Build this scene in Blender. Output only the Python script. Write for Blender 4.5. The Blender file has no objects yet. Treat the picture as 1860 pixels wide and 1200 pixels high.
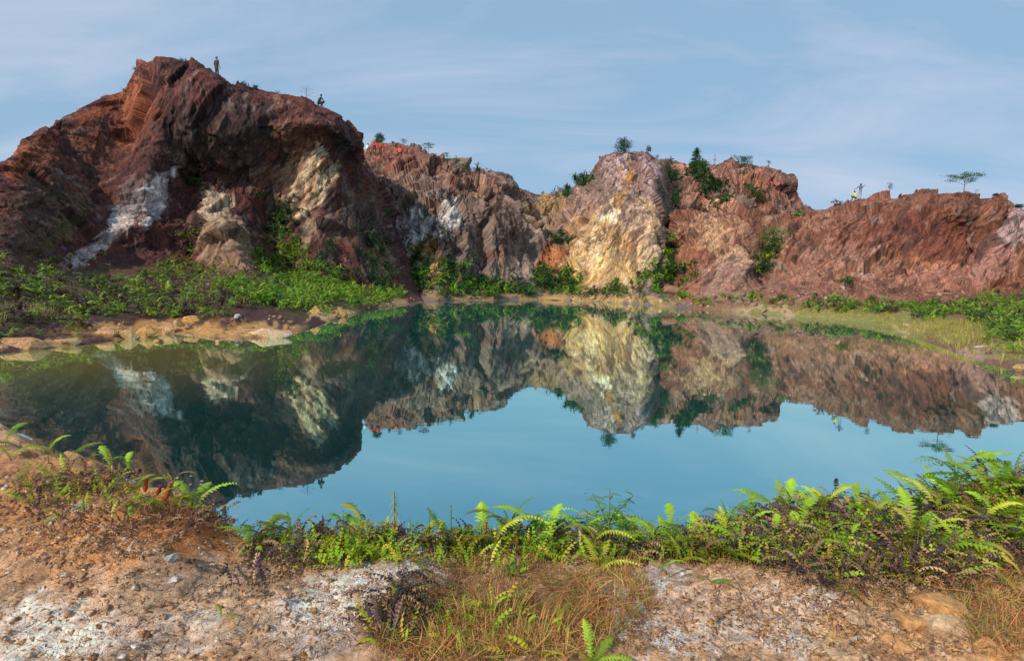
import bpy, bmesh, math, random
import numpy as np
from mathutils import Matrix, Vector

random.seed(7)
RNG = np.random.default_rng(11)
SC = bpy.context.scene
COL = SC.collection

# ------------------------------------------------------------------ camera
FPX, CX, CY = 1000.0, 930.0, 600.0
CAM_H = 2.2
PITCH = math.radians(5.37)
ROLL = 0.0325
cam = bpy.data.cameras.new('camera')
cam.sensor_width = 36.0
cam.lens = 36.0 * FPX / 1860.0
cam.clip_start = 0.05
cam.clip_end = 6000.0
camo = bpy.data.objects.new('camera', cam)
COL.objects.link(camo)
ROT = Matrix.Rotation(math.pi / 2 - PITCH, 4, 'X') @ Matrix.Rotation(ROLL, 4, 'Z')
camo.matrix_world = Matrix.Translation((0, 0, CAM_H)) @ ROT
SC.camera = camo

# ------------------------------------------------------------------ light
SUN_EL = 35.0
SUN_AZ = -142.0            # measured clockwise from +Y (straight ahead): from the left, a little behind
w = bpy.data.worlds.new('World')
SC.world = w
w.use_nodes = True
nt = w.node_tree
nt.nodes.clear()
def N(nt, typ, **kw):
    n = nt.nodes.new(typ)
    for k, v in kw.items():
        if k.startswith('i_'):
            n.inputs[k[2:].replace('_', ' ')].default_value = v
        else:
            setattr(n, k, v)
    return n
def L(nt, a, b): nt.links.new(a, b)
sky = N(nt, 'ShaderNodeTexSky', sky_type='NISHITA', sun_disc=False)
sky.sun_elevation = math.radians(SUN_EL)
sky.sun_rotation = math.radians(SUN_AZ)
sky.air_density = 1.0; sky.dust_density = 1.0; sky.ozone_density = 2.0
tc = N(nt, 'ShaderNodeTexCoord')
sep = N(nt, 'ShaderNodeSeparateXYZ'); L(nt, tc.outputs['Generated'], sep.inputs[0])
zz = N(nt, 'ShaderNodeMath', operation='MAXIMUM'); L(nt, sep.outputs['Z'], zz.inputs[0]); zz.inputs[1].default_value = 0.0
za = N(nt, 'ShaderNodeMath', operation='ADD'); L(nt, zz.outputs[0], za.inputs[0]); za.inputs[1].default_value = 0.22
dx = N(nt, 'ShaderNodeMath', operation='DIVIDE'); L(nt, sep.outputs['X'], dx.inputs[0]); L(nt, za.outputs[0], dx.inputs[1])
dy = N(nt, 'ShaderNodeMath', operation='DIVIDE'); L(nt, sep.outputs['Y'], dy.inputs[0]); L(nt, za.outputs[0], dy.inputs[1])
cmb = N(nt, 'ShaderNodeCombineXYZ'); L(nt, dx.outputs[0], cmb.inputs[0]); L(nt, dy.outputs[0], cmb.inputs[1])
mp = N(nt, 'ShaderNodeMapping'); L(nt, cmb.outputs[0], mp.inputs[0])
mp.inputs['Rotation'].default_value = (0, 0, math.radians(48)); mp.inputs['Scale'].default_value = (0.62, 1.5, 1)
mp.inputs['Location'].default_value = (0.35, 0.2, 0)
n1 = N(nt, 'ShaderNodeTexNoise'); L(nt, mp.outputs[0], n1.inputs[0])
n1.inputs['Scale'].default_value = 1.05; n1.inputs['Detail'].default_value = 7; n1.inputs['Roughness'].default_value = 0.6; n1.inputs['Distortion'].default_value = 0.7
cr = N(nt, 'ShaderNodeValToRGB'); L(nt, n1.outputs['Fac'], cr.inputs[0])
cr.color_ramp.elements[0].position = 0.43; cr.color_ramp.elements[0].color = (0, 0, 0, 1)
cr.color_ramp.elements[1].position = 0.72; cr.color_ramp.elements[1].color = (1, 1, 1, 1)
# thin blue-grey veil that flattens the clear-sky gradient
veil = N(nt, 'ShaderNodeMix', data_type='RGBA'); veil.inputs[0].default_value = 0.80
L(nt, sky.outputs[0], veil.inputs[6]); veil.inputs[7].default_value = (3.3, 5.3, 7.4, 1)
cl = N(nt, 'ShaderNodeMix', data_type='RGBA')
cf = N(nt, 'ShaderNodeMath', operation='MULTIPLY'); L(nt, cr.outputs[0], cf.inputs[0]); cf.inputs[1].default_value = 0.68
L(nt, cf.outputs[0], cl.inputs[0]); L(nt, veil.outputs[2], cl.inputs[6]); cl.inputs[7].default_value = (6.5, 6.8, 8.5, 1)
bg = N(nt, 'ShaderNodeBackground'); bg.inputs['Strength'].default_value = 0.10
L(nt, cl.outputs[2], bg.inputs[0])
wo = N(nt, 'ShaderNodeOutputWorld'); L(nt, bg.outputs[0], wo.inputs[0])

sun = bpy.data.lights.new('sun', 'SUN')
sun.energy = 3.9; sun.angle = math.radians(0.6); sun.color = (1.0, 0.90, 0.76)
suno = bpy.data.objects.new('sun', sun); COL.objects.link(suno)
ce = math.cos(math.radians(SUN_EL))
SUNV = Vector((math.sin(math.radians(SUN_AZ)) * ce, math.cos(math.radians(SUN_AZ)) * ce, math.sin(math.radians(SUN_EL))))
suno.rotation_euler = SUNV.to_track_quat('Z', 'Y').to_euler()
suno.location = (-20, 0, 60)

SC.view_settings.view_transform = 'Standard'
SC.view_settings.look = 'None'
SC.view_settings.exposure = 0.0
SC.view_settings.gamma = 1.0
SC.view_settings.use_curve_mapping = False
SC.cycles.max_bounces = 6
SC.cycles.transparent_max_bounces = 8
SC.cycles.use_denoising = True

# ------------------------------------------------------------------ pixel <-> world helpers
R3 = np.array(ROT.to_3x3())
CAMP = np.array([0, 0, CAM_H])
def ray(px, py):
    d = np.array([(px - CX) / FPX, -(py - CY) / FPX, -1.0])
    return R3 @ d
def W(px, py, Y):
    d = ray(px, py); return CAMP + d * (Y / d[1])
def G(px, py, z=0.0):
    d = ray(px, py); return CAMP + d * ((z - CAM_H) / d[2])
def proj(P):
    q = (np.asarray(P) - CAMP) @ R3
    dz = np.maximum(-q[..., 2], 1e-3)
    return CX + FPX * q[..., 0] / dz, CY - FPX * q[..., 1] / dz

# ------------------------------------------------------------------ numpy noise
_T = RNG.random((64, 64, 64)).astype(np.float32) * 2 - 1
def vnoise(p):
    p = np.asarray(p, dtype=np.float64)
    i = np.floor(p).astype(np.int64); f = (p - i).astype(np.float32)
    f = f * f * f * (f * (f * 6 - 15) + 10)
    a = i & 63; b = (i + 1) & 63
    x0, y0, z0 = a[..., 0], a[..., 1], a[..., 2]; x1, y1, z1 = b[..., 0], b[..., 1], b[..., 2]
    fx, fy, fz = f[..., 0], f[..., 1], f[..., 2]
    def l(u, v, t): return u + (v - u) * t
    return l(l(l(_T[x0, y0, z0], _T[x1, y0, z0], fx), l(_T[x0, y1, z0], _T[x1, y1, z0], fx), fy),
             l(l(_T[x0, y0, z1], _T[x1, y0, z1], fx), l(_T[x0, y1, z1], _T[x1, y1, z1], fx), fy), fz)
_RM = np.array(Matrix.Rotation(0.7, 3, Vector((0.4, 0.8, 0.3)).normalized()))
def fbm(p, octs=4, gain=0.5, ridged=False):
    s = 0; a = 1.0; t = 0
    p = np.array(p, dtype=np.float64)
    for k in range(octs):
        v = vnoise(p + 13.7 * k)
        if ridged: v = 1 - 2 * np.abs(v) * 1.3
        s = s + a * v; t += a; a *= gain
        p = (p @ _RM) * 2.03
    return s / t
_J = RNG.random((32, 32, 32, 7)).astype(np.float32)
def facets(p, slope=0.8):
    """fracture blocks: each cell is a tilted plane -> (height, cell tint, edge closeness)"""
    p = np.asarray(p); c0 = np.floor(p - 0.5).astype(np.int64)
    best = np.full(p.shape[:-1], 9.0); sec = best.copy(); H = np.zeros(p.shape[:-1]); T = H.copy()
    for dx_ in (0, 1):
        for dy_ in (0, 1):
            for dz_ in (0, 1):
                c = c0 + [dx_, dy_, dz_]; j = _J[c[..., 0] & 31, c[..., 1] & 31, c[..., 2] & 31]
                v = p - (c + 0.15 + 0.7 * j[..., :3]); d = np.einsum('...i,...i', v, v)
                h = (j[..., 3] - .5) * 1.0 + np.einsum('...i,...i', v, (j[..., 4:7] - .5) * 2 * slope)
                m = d < best
                sec = np.where(m, best, np.minimum(sec, d)); H = np.where(m, h, H); T = np.where(m, j[..., 3], T); best = np.where(m, d, best)
    return H, T, 1 - sstep(0.0, 0.09, np.sqrt(sec) - np.sqrt(best))
def stretch(p, d, k):
    d = np.array(d, float); d /= np.linalg.norm(d)
    return p - (1 - 1.0 / k) * (p @ d)[..., None] * d
def sstep(a, b, x):
    t = np.clip((x - a) / (b - a), 0, 1); return t * t * (3 - 2 * t)

# ------------------------------------------------------------------ object helpers
def tag(o, label=None, cat=None, group=None, kind=None):
    if label: o['label'] = label
    if cat: o['category'] = cat
    if group: o['group'] = group
    if kind: o['kind'] = kind
    return o
def empty(name, loc, rz=0, **kw):
    o = bpy.data.objects.new(name, None); COL.objects.link(o)
    o.location = loc; o.rotation_euler = (0, 0, rz); o.empty_display_size = 0.2
    return tag(o, **kw)
def mesh_np(name, V, F, mat=None, col=None, smooth=False, parent=None, sharp=None):
    """V (n,3), F (m,k) constant-size faces or list of such arrays"""
    me = bpy.data.meshes.new(name)
    Fs = F if isinstance(F, list) else [F]
    Fs = [f for f in Fs if len(f)]
    me.vertices.add(len(V)); me.vertices.foreach_set('co', np.asarray(V, np.float32).ravel())
    idx = np.concatenate([np.asarray(f).ravel() for f in Fs]).astype(np.int32)
    tot = np.concatenate([np.full(len(f), f.shape[1]) for f in Fs]).astype(np.int32)
    st = np.concatenate([[0], np.cumsum(tot)[:-1]]).astype(np.int32)
    me.loops.add(len(idx)); me.loops.foreach_set('vertex_index', idx)
    me.polygons.add(len(tot)); me.polygons.foreach_set('loop_start', st); me.polygons.foreach_set('loop_total', tot)
    if smooth: me.polygons.foreach_set('use_smooth', np.ones(len(tot), bool))
    me.update(calc_edges=True)
    if col is not None:
        a = me.color_attributes.new('Col', 'FLOAT_COLOR', 'POINT')
        c = np.ones((len(V), 4), np.float32); c[:, :3] = col
        a.data.foreach_set('color', c.ravel())
    if mat: me.materials.append(mat)
    o = bpy.data.objects.new(name, me); COL.objects.link(o)
    if parent: o.parent = parent
    return o
def linkmesh(name, me, parent=None, mat=None):
    o = bpy.data.objects.new(name, me); COL.objects.link(o)
    if parent: o.parent = parent
    return o

# ------------------------------------------------------------------ materials
def newmat(name):
    m = bpy.data.materials.new(name); m.use_nodes = True
    m.node_tree.nodes.clear(); return m, m.node_tree
def rock_mat(name, rough=0.85, axis=(0, 0, 0), squash=(1, 1, 1), scale=1.0, bump=0.6, contrast=0.42, spec=0.25):
    m, t = newmat(name)
    out = N(t, 'ShaderNodeOutputMaterial'); b = N(t, 'ShaderNodeBsdfPrincipled'); L(t, b.outputs[0], out.inputs[0])
    b.inputs['Roughness'].default_value = rough; b.inputs['Specular IOR Level'].default_value = spec
    at = N(t, 'ShaderNodeAttribute', attribute_name='Col')
    tcn = N(t, 'ShaderNodeTexCoord'); mpn = N(t, 'ShaderNodeMapping'); L(t, tcn.outputs['Object'], mpn.inputs[0])
    mpn.inputs['Rotation'].default_value = axis; mpn.inputs['Scale'].default_value = squash
    a = N(t, 'ShaderNodeTexNoise'); L(t, mpn.outputs[0], a.inputs[0]); a.inputs['Scale'].default_value = 2.2 * scale; a.inputs['Detail'].default_value = 9; a.inputs['Roughness'].default_value = 0.72
    c = N(t, 'ShaderNodeTexNoise'); L(t, mpn.outputs[0], c.inputs[0]); c.inputs['Scale'].default_value = 7.0 * scale; c.inputs['Detail'].default_value = 6; c.inputs['Roughness'].default_value = 0.7; c.inputs['Distortion'].default_value = 0.6
    mr = N(t, 'ShaderNodeMapRange'); L(t, a.outputs['Fac'], mr.inputs[0])
    mr.inputs[1].default_value = 0.34; mr.inputs[2].default_value = 0.66; mr.inputs[3].default_value = 1 - contrast; mr.inputs[4].default_value = 1 + contrast
    mr2 = N(t, 'ShaderNodeMapRange'); L(t, c.outputs['Fac'], mr2.inputs[0])
    mr2.inputs[1].default_value = 0.36; mr2.inputs[2].default_value = 0.64; mr2.inputs[3].default_value = 1 - contrast * 0.8; mr2.inputs[4].default_value = 1 + contrast * 0.8
    mu = N(t, 'ShaderNodeMath', operation='MULTIPLY'); L(t, mr.outputs[0], mu.inputs[0]); L(t, mr2.outputs[0], mu.inputs[1])
    vm = N(t, 'ShaderNodeVectorMath', operation='SCALE'); L(t, at.outputs['Color'], vm.inputs[0]); L(t, mu.outputs[0], vm.inputs['Scale'])
    # slight hue drift
    hs = N(t, 'ShaderNodeHueSaturation'); L(t, vm.outputs[0], hs.inputs['Color'])
    mr3 = N(t, 'ShaderNodeMapRange'); L(t, c.outputs['Color'], mr3.inputs[0]); mr3.inputs[3].default_value = 0.47; mr3.inputs[4].default_value = 0.53
    L(t, mr3.outputs[0], hs.inputs['Hue'])
    L(t, hs.outputs[0], b.inputs['Base Color'])
    add = N(t, 'ShaderNodeMath', operation='ADD'); L(t, a.outputs['Fac'], add.inputs[0])
    h2 = N(t, 'ShaderNodeMath', operation='MULTIPLY'); L(t, c.outputs['Fac'], h2.inputs[0]); h2.inputs[1].default_value = 0.5
    L(t, h2.outputs[0], add.inputs[1])
    bp = N(t, 'ShaderNodeBump'); L(t, add.outputs[0], bp.inputs['Height']); bp.inputs['Strength'].default_value = bump; bp.inputs['Distance'].default_value = 0.35 / scale
    L(t, bp.outputs[0], b.inputs['Normal'])
    return m
def leaf_mat(name, trans=0.35, rough=0.5, var=0.35):
    m, t = newmat(name)
    out = N(t, 'ShaderNodeOutputMaterial'); b = N(t, 'ShaderNodeBsdfPrincipled'); b.inputs['Roughness'].default_value = rough
    b.inputs['Specular IOR Level'].default_value = 0.3
    at = N(t, 'ShaderNodeAttribute', attribute_name='Col')
    tcn = N(t, 'ShaderNodeNewGeometry')
    a = N(t, 'ShaderNodeTexNoise'); L(t, tcn.outputs['Position'], a.inputs[0]); a.inputs['Scale'].default_value = 3.0; a.inputs['Detail'].default_value = 4
    mr = N(t, 'ShaderNodeMapRange'); L(t, a.outputs['Fac'], mr.inputs[0]); mr.inputs[1].default_value = 0.3; mr.inputs[2].default_value = 0.7
    mr.inputs[3].default_value = 1 - var; mr.inputs[4].default_value = 1 + var
    vm = N(t, 'ShaderNodeVectorMath', operation='SCALE'); L(t, at.outputs['Color'], vm.inputs[0]); L(t, mr.outputs[0], vm.inputs['Scale'])
    L(t, vm.outputs[0], b.inputs['Base Color'])
    tr = N(t, 'ShaderNodeBsdfTranslucent'); L(t, vm.outputs[0], tr.inputs[0])
    mx = N(t, 'ShaderNodeMixShader'); mx.inputs[0].default_value = trans
    L(t, b.outputs[0], mx.inputs[1]); L(t, tr.outputs[0], mx.inputs[2]); L(t, mx.outputs[0], out.inputs[0])
    return m
def plain(name, c, rough=0.7, noise=0.25, sc=8, trans=0):
    m, t = newmat(name)
    out = N(t, 'ShaderNodeOutputMaterial'); b = N(t, 'ShaderNodeBsdfPrincipled'); L(t, b.outputs[0], out.inputs[0])
    b.inputs['Roughness'].default_value = rough
    tcn = N(t, 'ShaderNodeTexCoord')
    a = N(t, 'ShaderNodeTexNoise'); L(t, tcn.outputs['Object'], a.inputs[0]); a.inputs['Scale'].default_value = sc; a.inputs['Detail'].default_value = 5
    mr = N(t, 'ShaderNodeMapRange'); L(t, a.outputs['Fac'], mr.inputs[0]); mr.inputs[1].default_value = 0.3; mr.inputs[2].default_value = 0.7
    mr.inputs[3].default_value = 1 - noise; mr.inputs[4].default_value = 1 + noise
    vm = N(t, 'ShaderNodeVectorMath', operation='SCALE'); vm.inputs[0].default_value = c; L(t, mr.outputs[0], vm.inputs['Scale'])
    L(t, vm.outputs[0], b.inputs['Base Color'])
    return m
M_ROCKV = rock_mat('rock_fluted', squash=(1.6, 1.6, 0.35), scale=1.6, bump=0.6)
M_ROCKD = rock_mat('rock_slanted', axis=(0, math.radians(42), 0), squash=(1.7, 1.5, 0.38), scale=1.6, bump=0.6)
M_ROCKS = rock_mat('rock_small', scale=4.0, bump=0.6)
M_DIRT = rock_mat('bank_dirt', scale=11.0, bump=0.7, contrast=0.30)
M_LEAF = leaf_mat('leaf')
M_LITTER = leaf_mat('litter', trans=0.1, rough=0.8, var=0.3)
M_BARK = plain('bark', (0.09, 0.065, 0.05), 0.9)

# water: clear green pond, mirror-like, faint breeze ripples
def water_mat():
    m, t = newmat('pond_water')
    out = N(t, 'ShaderNodeOutputMaterial')
    at = N(t, 'ShaderNodeAttribute', attribute_name='Col')
    df = N(t, 'ShaderNodeBsdfDiffuse'); L(t, at.outputs['Color'], df.inputs[0])
    gl = N(t, 'ShaderNodeBsdfGlossy'); gl.inputs['Roughness'].default_value = 0.012
    lw = N(t, 'ShaderNodeLayerWeight'); lw.inputs['Blend'].default_value = 0.5
    rp = N(t, 'ShaderNodeValToRGB'); L(t, lw.outputs['Facing'], rp.inputs[0])
    e = rp.color_ramp.elements
    e[0].position = 0.50; e[0].color = (0.24, 0.50, 0.56, 1)
    e[1].position = 0.97; e[1].color = (0.82, 0.86, 0.78, 1)
    k = e.new(0.80); k.color = (0.60, 0.84, 0.78, 1)
    L(t, rp.outputs[0], gl.inputs[0])
    tcn = N(t, 'ShaderNodeTexCoord'); mpn = N(t, 'ShaderNodeMapping'); L(t, tcn.outputs['Object'], mpn.inputs[0]); mpn.inputs['Scale'].default_value = (1.2, 2.2, 1)
    a = N(t, 'ShaderNodeTexNoise'); L(t, mpn.outputs[0], a.inputs[0]); a.inputs['Scale'].default_value = 1.6; a.inputs['Detail'].default_value = 3
    big = N(t, 'ShaderNodeTexNoise'); L(t, tcn.outputs['Object'], big.inputs[0]); big.inputs['Scale'].default_value = 0.06; big.inputs['Detail'].default_value = 2
    mu = N(t, 'ShaderNodeMath', operation='MULTIPLY'); L(t, a.outputs['Fac'], mu.inputs[0]); L(t, big.outputs['Fac'], mu.inputs[1])
    bp = N(t, 'ShaderNodeBump'); L(t, mu.outputs[0], bp.inputs['Height']); bp.inputs['Strength'].default_value = 0.08; bp.inputs['Distance'].default_value = 0.014
    L(t, bp.outputs[0], gl.inputs['Normal'])
    ad = N(t, 'ShaderNodeAddShader'); L(t, df.outputs[0], ad.inputs[0]); L(t, gl.outputs[0], ad.inputs[1])
    L(t, ad.outputs[0], out.inputs[0])
    return m
M_WATER = water_mat()

# ------------------------------------------------------------------ cliffs
def catmull(P, t):
    """P (n, ...) control, t array in [0,n-1]"""
    n = len(P); i = np.clip(np.floor(t).astype(int), 0, n - 2); f = (t - i)
    sh = (len(t),) + (1,) * (P.ndim - 1); f = f.reshape(sh)
    p0 = P[np.maximum(i - 1, 0)]; p1 = P[i]; p2 = P[i + 1]; p3 = P[np.minimum(i + 2, n - 1)]
    m1 = (p2 - p0) * 0.4; m2 = (p3 - p1) * 0.4
    f2 = f * f; f3 = f2 * f
    return (2 * f3 - 3 * f2 + 1) * p1 + (f3 - 2 * f2 + f) * m1 + (-2 * f3 + 3 * f2) * p2 + (f3 - f2) * m2
def alloc(wts, n):
    c = np.concatenate([[0], np.cumsum(wts)]); c = c / c[-1]
    return np.interp(np.linspace(0, 1, n), c, np.arange(len(c)))
def blobs(px, py, L_, seed, warp=14):
    """soft warped ellipses on the surface: returns list of weights"""
    q = np.stack([px / 26.0, py / 26.0, np.full_like(px, seed)], -1)
    wx = vnoise(q) * warp + vnoise(q * 2.7) * warp * .5; wy = vnoise(q + 31) * warp + vnoise(q * 2.7 + 9) * warp * .5
    X = px + wx; Y = py + wy
    out = []
    for b in L_:
        x, y, rx, ry, an = b[:5]
        c, s = math.cos(math.radians(an)), math.sin(math.radians(an))
        u = ((X - x) * c + (Y - y) * s) / rx; v = (-(X - x) * s + (Y - y) * c) / ry
        out.append(1 - sstep(0.55, 1.25, np.sqrt(u * u + v * v)))
    return out
SURF = {}
def cliff(name, cols, mat, nu, nv, base, paint, strikes, amp=1.0, seed=0, shore=True, label=None, wrap_back=26, sat=1.3, gain=1.0, ampf=None):
    """cols: list of columns of (px, py, Y) from the water's edge up to the rim; Y None = on the water plane.
       Behind the rim the mass goes on backwards and down."""
    P = []
    for c in cols:
        pts = []
        for (px, py, Y) in c:
            pts.append(G(px, py, 0.03) if Y is None else W(px, py, Y))
        s = pts[0]
        if shore:
            inw = np.array([s[0], s[1], 0]) / np.linalg.norm(s[:2])
            pts = [s - inw * 2.6 + [0, 0, -1.6], s] + pts[1:]
        r = pts[-1]; out = np.array([r[0], r[1], 0]) / np.linalg.norm(r[:2])
        pts += [r + out * 1.8 + [0, 0, -0.25], r + out * 7 + [0, 0, -2.5], r + out * wrap_back + [0, 0, -11]]
        P.append(pts)
    P = np.array(P)
    px, py = proj(P)
    du = np.sqrt(np.diff(px, axis=0) ** 2 + np.diff(py, axis=0) ** 2)[:, 1:-3].mean(1) + 2
    dv = np.sqrt(np.diff(px, axis=1) ** 2 + np.diff(py, axis=1) ** 2).mean(0)
    d3 = np.linalg.norm(np.diff(P, axis=1), axis=2).mean(0)
    dv = dv + d3 * 4
    dv[-1] = min(dv[-1], 12); dv[-2] = min(dv[-2], 14); dv[-3] = min(max(dv[-3], 10), 16)
    if shore: dv[0] = 6
    du = np.minimum(du, 160)
    tu = alloc(du, nu); tv = alloc(dv, nv)
    Q = catmull(P, tu); Q = np.swapaxes(catmull(np.swapaxes(Q, 0, 1), tv), 0, 1)      # nu,nv,3
    gu = np.gradient(Q, axis=0); gv = np.gradient(Q, axis=1)
    nrm = np.cross(gu, gv); nrm /= np.linalg.norm(nrm, axis=2, keepdims=True) + 1e-9
    for _ in range(14):
        nrm[1:-1] = (nrm[:-2] + nrm[1:-1] + nrm[2:]) / 3; nrm[:, 1:-1] = (nrm[:, :-2] + nrm[:, 1:-1] + nrm[:, 2:]) / 3
    nrm /= np.linalg.norm(nrm, axis=2, keepdims=True) + 1e-9
    px, py = proj(Q)
    rockrow = 3 if shore else 0
    rk = sstep(1.2, 3.0, np.broadcast_to(tv[None, :], px.shape)) if shore else np.ones_like(px)   # 0 at shore -> 1 on rock
    z = Q[..., 2]
    # strike-aligned relief: choose direction by blended strikes [(px,py,r,dir)...]
    D = np.zeros_like(px); wsum = np.zeros_like(px) + 1e-6
    S1 = np.zeros_like(px); S2 = np.zeros_like(px); S3 = np.zeros_like(px)
    ws_ = [np.exp(-((px - sx) ** 2 + (py - sy) ** 2) / (2 * sr * sr)) + 1e-6 for (sx, sy, sr, d) in strikes]
    ws_ = [w_ ** 2.5 for w_ in ws_]; tot = sum(ws_)
    F1 = np.zeros_like(px); F2 = np.zeros_like(px); T1 = np.zeros_like(px); CR = np.zeros_like(px)
    for (sx, sy, sr, d), wgt in zip(strikes, ws_):
        wgt = wgt / tot; m = wgt > 0.02; wq = wgt[m]; Qm = Q[m]
        wob = np.stack([vnoise(Qm * .35 + 7), vnoise(Qm * .35 + 17), vnoise(Qm * .35 + 27)], -1) * 0.5
        q = stretch(Qm + wob, d, 10.0); qf = stretch(Qm + wob * .6, d, 3.0)
        S1[m] += wq * fbm(q * 0.7 + seed, 4, 0.55, ridged=True)
        S2[m] += wq * fbm(q * 3.0 + seed * 2, 3, 0.6, ridged=True)
        S3[m] += wq * fbm(stretch(Qm, d, 7.0) * 8.5 + seed * 3, 2, 0.6, ridged=True)
        h1, t1, e1 = facets(qf * 0.36 + seed * 3.3, 1.0); h2, t2, e2 = facets(qf * 1.15 + seed * 1.7, 0.8); h3, t3, e3 = facets(qf * 3.4 + seed, 0.8)
        F1[m] += wq * (h1 * 1.7 + h2 * 0.42); F2[m] += wq * h3 * 0.13
        T1[m] += wq * ((t2 - .5) * .8 + (t3 - .5) * .8); CR[m] += wq * np.maximum(e2 * .8, e3 * .6)
    big = fbm(Q * 0.13 + seed * 3.1, 3)
    fine = fbm(Q * 6.0 + seed, 3)
    pxm = np.sqrt(np.maximum(Q[..., 1], 5) / 50.0)
    rimf = 1 - 0.68 * np.exp(-((tv[None, :] - (len(cols[0]) - (0 if shore else 1))) / 0.35) ** 2)
    if ampf is not None: rimf = rimf * ampf(px, py)
    disp = amp * rimf * (0.6 * big + 0.80 * F1 * pxm + F2 + 0.30 * S1 + 0.09 * S2 + 0.03 * S3 + 0.02 * fine) * rk + (1 - rk) * (0.10 * fbm(Q * 0.9, 3) + 0.03 * fine)
    fadeshore = sstep(0.0, 0.6, z) * 0.9 + 0.1
    V = Q + nrm * (disp * np.where(rk > 0.5, 1, fadeshore))[..., None]
    # colour
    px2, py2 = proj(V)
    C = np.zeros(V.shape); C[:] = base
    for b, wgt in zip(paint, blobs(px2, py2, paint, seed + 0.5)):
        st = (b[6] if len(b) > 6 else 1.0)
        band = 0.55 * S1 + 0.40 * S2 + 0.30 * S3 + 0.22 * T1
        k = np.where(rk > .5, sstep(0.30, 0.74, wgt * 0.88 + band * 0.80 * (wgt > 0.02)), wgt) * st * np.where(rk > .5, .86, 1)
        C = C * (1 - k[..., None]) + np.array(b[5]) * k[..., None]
    tint = 1 + rk * (0.30 * S1 + 0.50 * S2 + 0.60 * S3 + 0.50 * T1) + 0.3 * fine
    C = C * np.clip(tint, 0.25, 1.9)[..., None]
    # rusty and dark mineral stains
    rs = sstep(0.15, 0.45, fbm(stretch(Q, strikes[0][3], 6) * 0.8 + 40 + seed, 4)) * rk
    C = C * (1 - 0.4 * rs[..., None]) + 0.4 * rs[..., None] * np.array([0.22, 0.08, 0.05])
    ds = sstep(0.10, 0.35, fbm(stretch(Q, (0.05, 0.2, 1), 9) * 1.3 + 80 + seed, 4)) * rk
    C = C * (1 - 0.6 * ds[..., None])  + 0.6 * ds[..., None] * np.array([0.035, 0.025, 0.025])
    ws = sstep(0.35, 0.6, fbm(stretch(Q, strikes[-1][3], 4) * 1.7 + 120 + seed, 3)) * rk
    C = C * (1 - 0.3 * ws[..., None]) + 0.3 * ws[..., None] * np.array([0.5, 0.40, 0.34]) 
    crevice_shade = np.maximum(sstep(0.25, 0.6, -S2) * .6, CR * .55) * rk; C = C * (1 - crevice_shade[..., None])  # shade of crevices and block edges painted into the rock colour
    C = np.where(rk[..., None] > .3, (C.mean(-1, keepdims=True) * (1 - sat) + C * sat) * gain, C)
    C = np.clip(C, 0.01, 0.8)
    nu_, nv_ = V.shape[:2]
    I = np.arange(nu_ * nv_).reshape(nu_, nv_)
    F = np.stack([I[:-1, :-1], I[1:, :-1], I[1:, 1:], I[:-1, 1:]], -1).reshape(-1, 4)
    o = mesh_np(name, V.reshape(-1, 3), F, mat, C.reshape(-1, 3), smooth=False)
    tag(o, label, None, None, 'structure')
    SURF[name] = dict(V=V, N=nrm, px=px2, py=py2, tv=tv, rk=rk)
    return o

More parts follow.
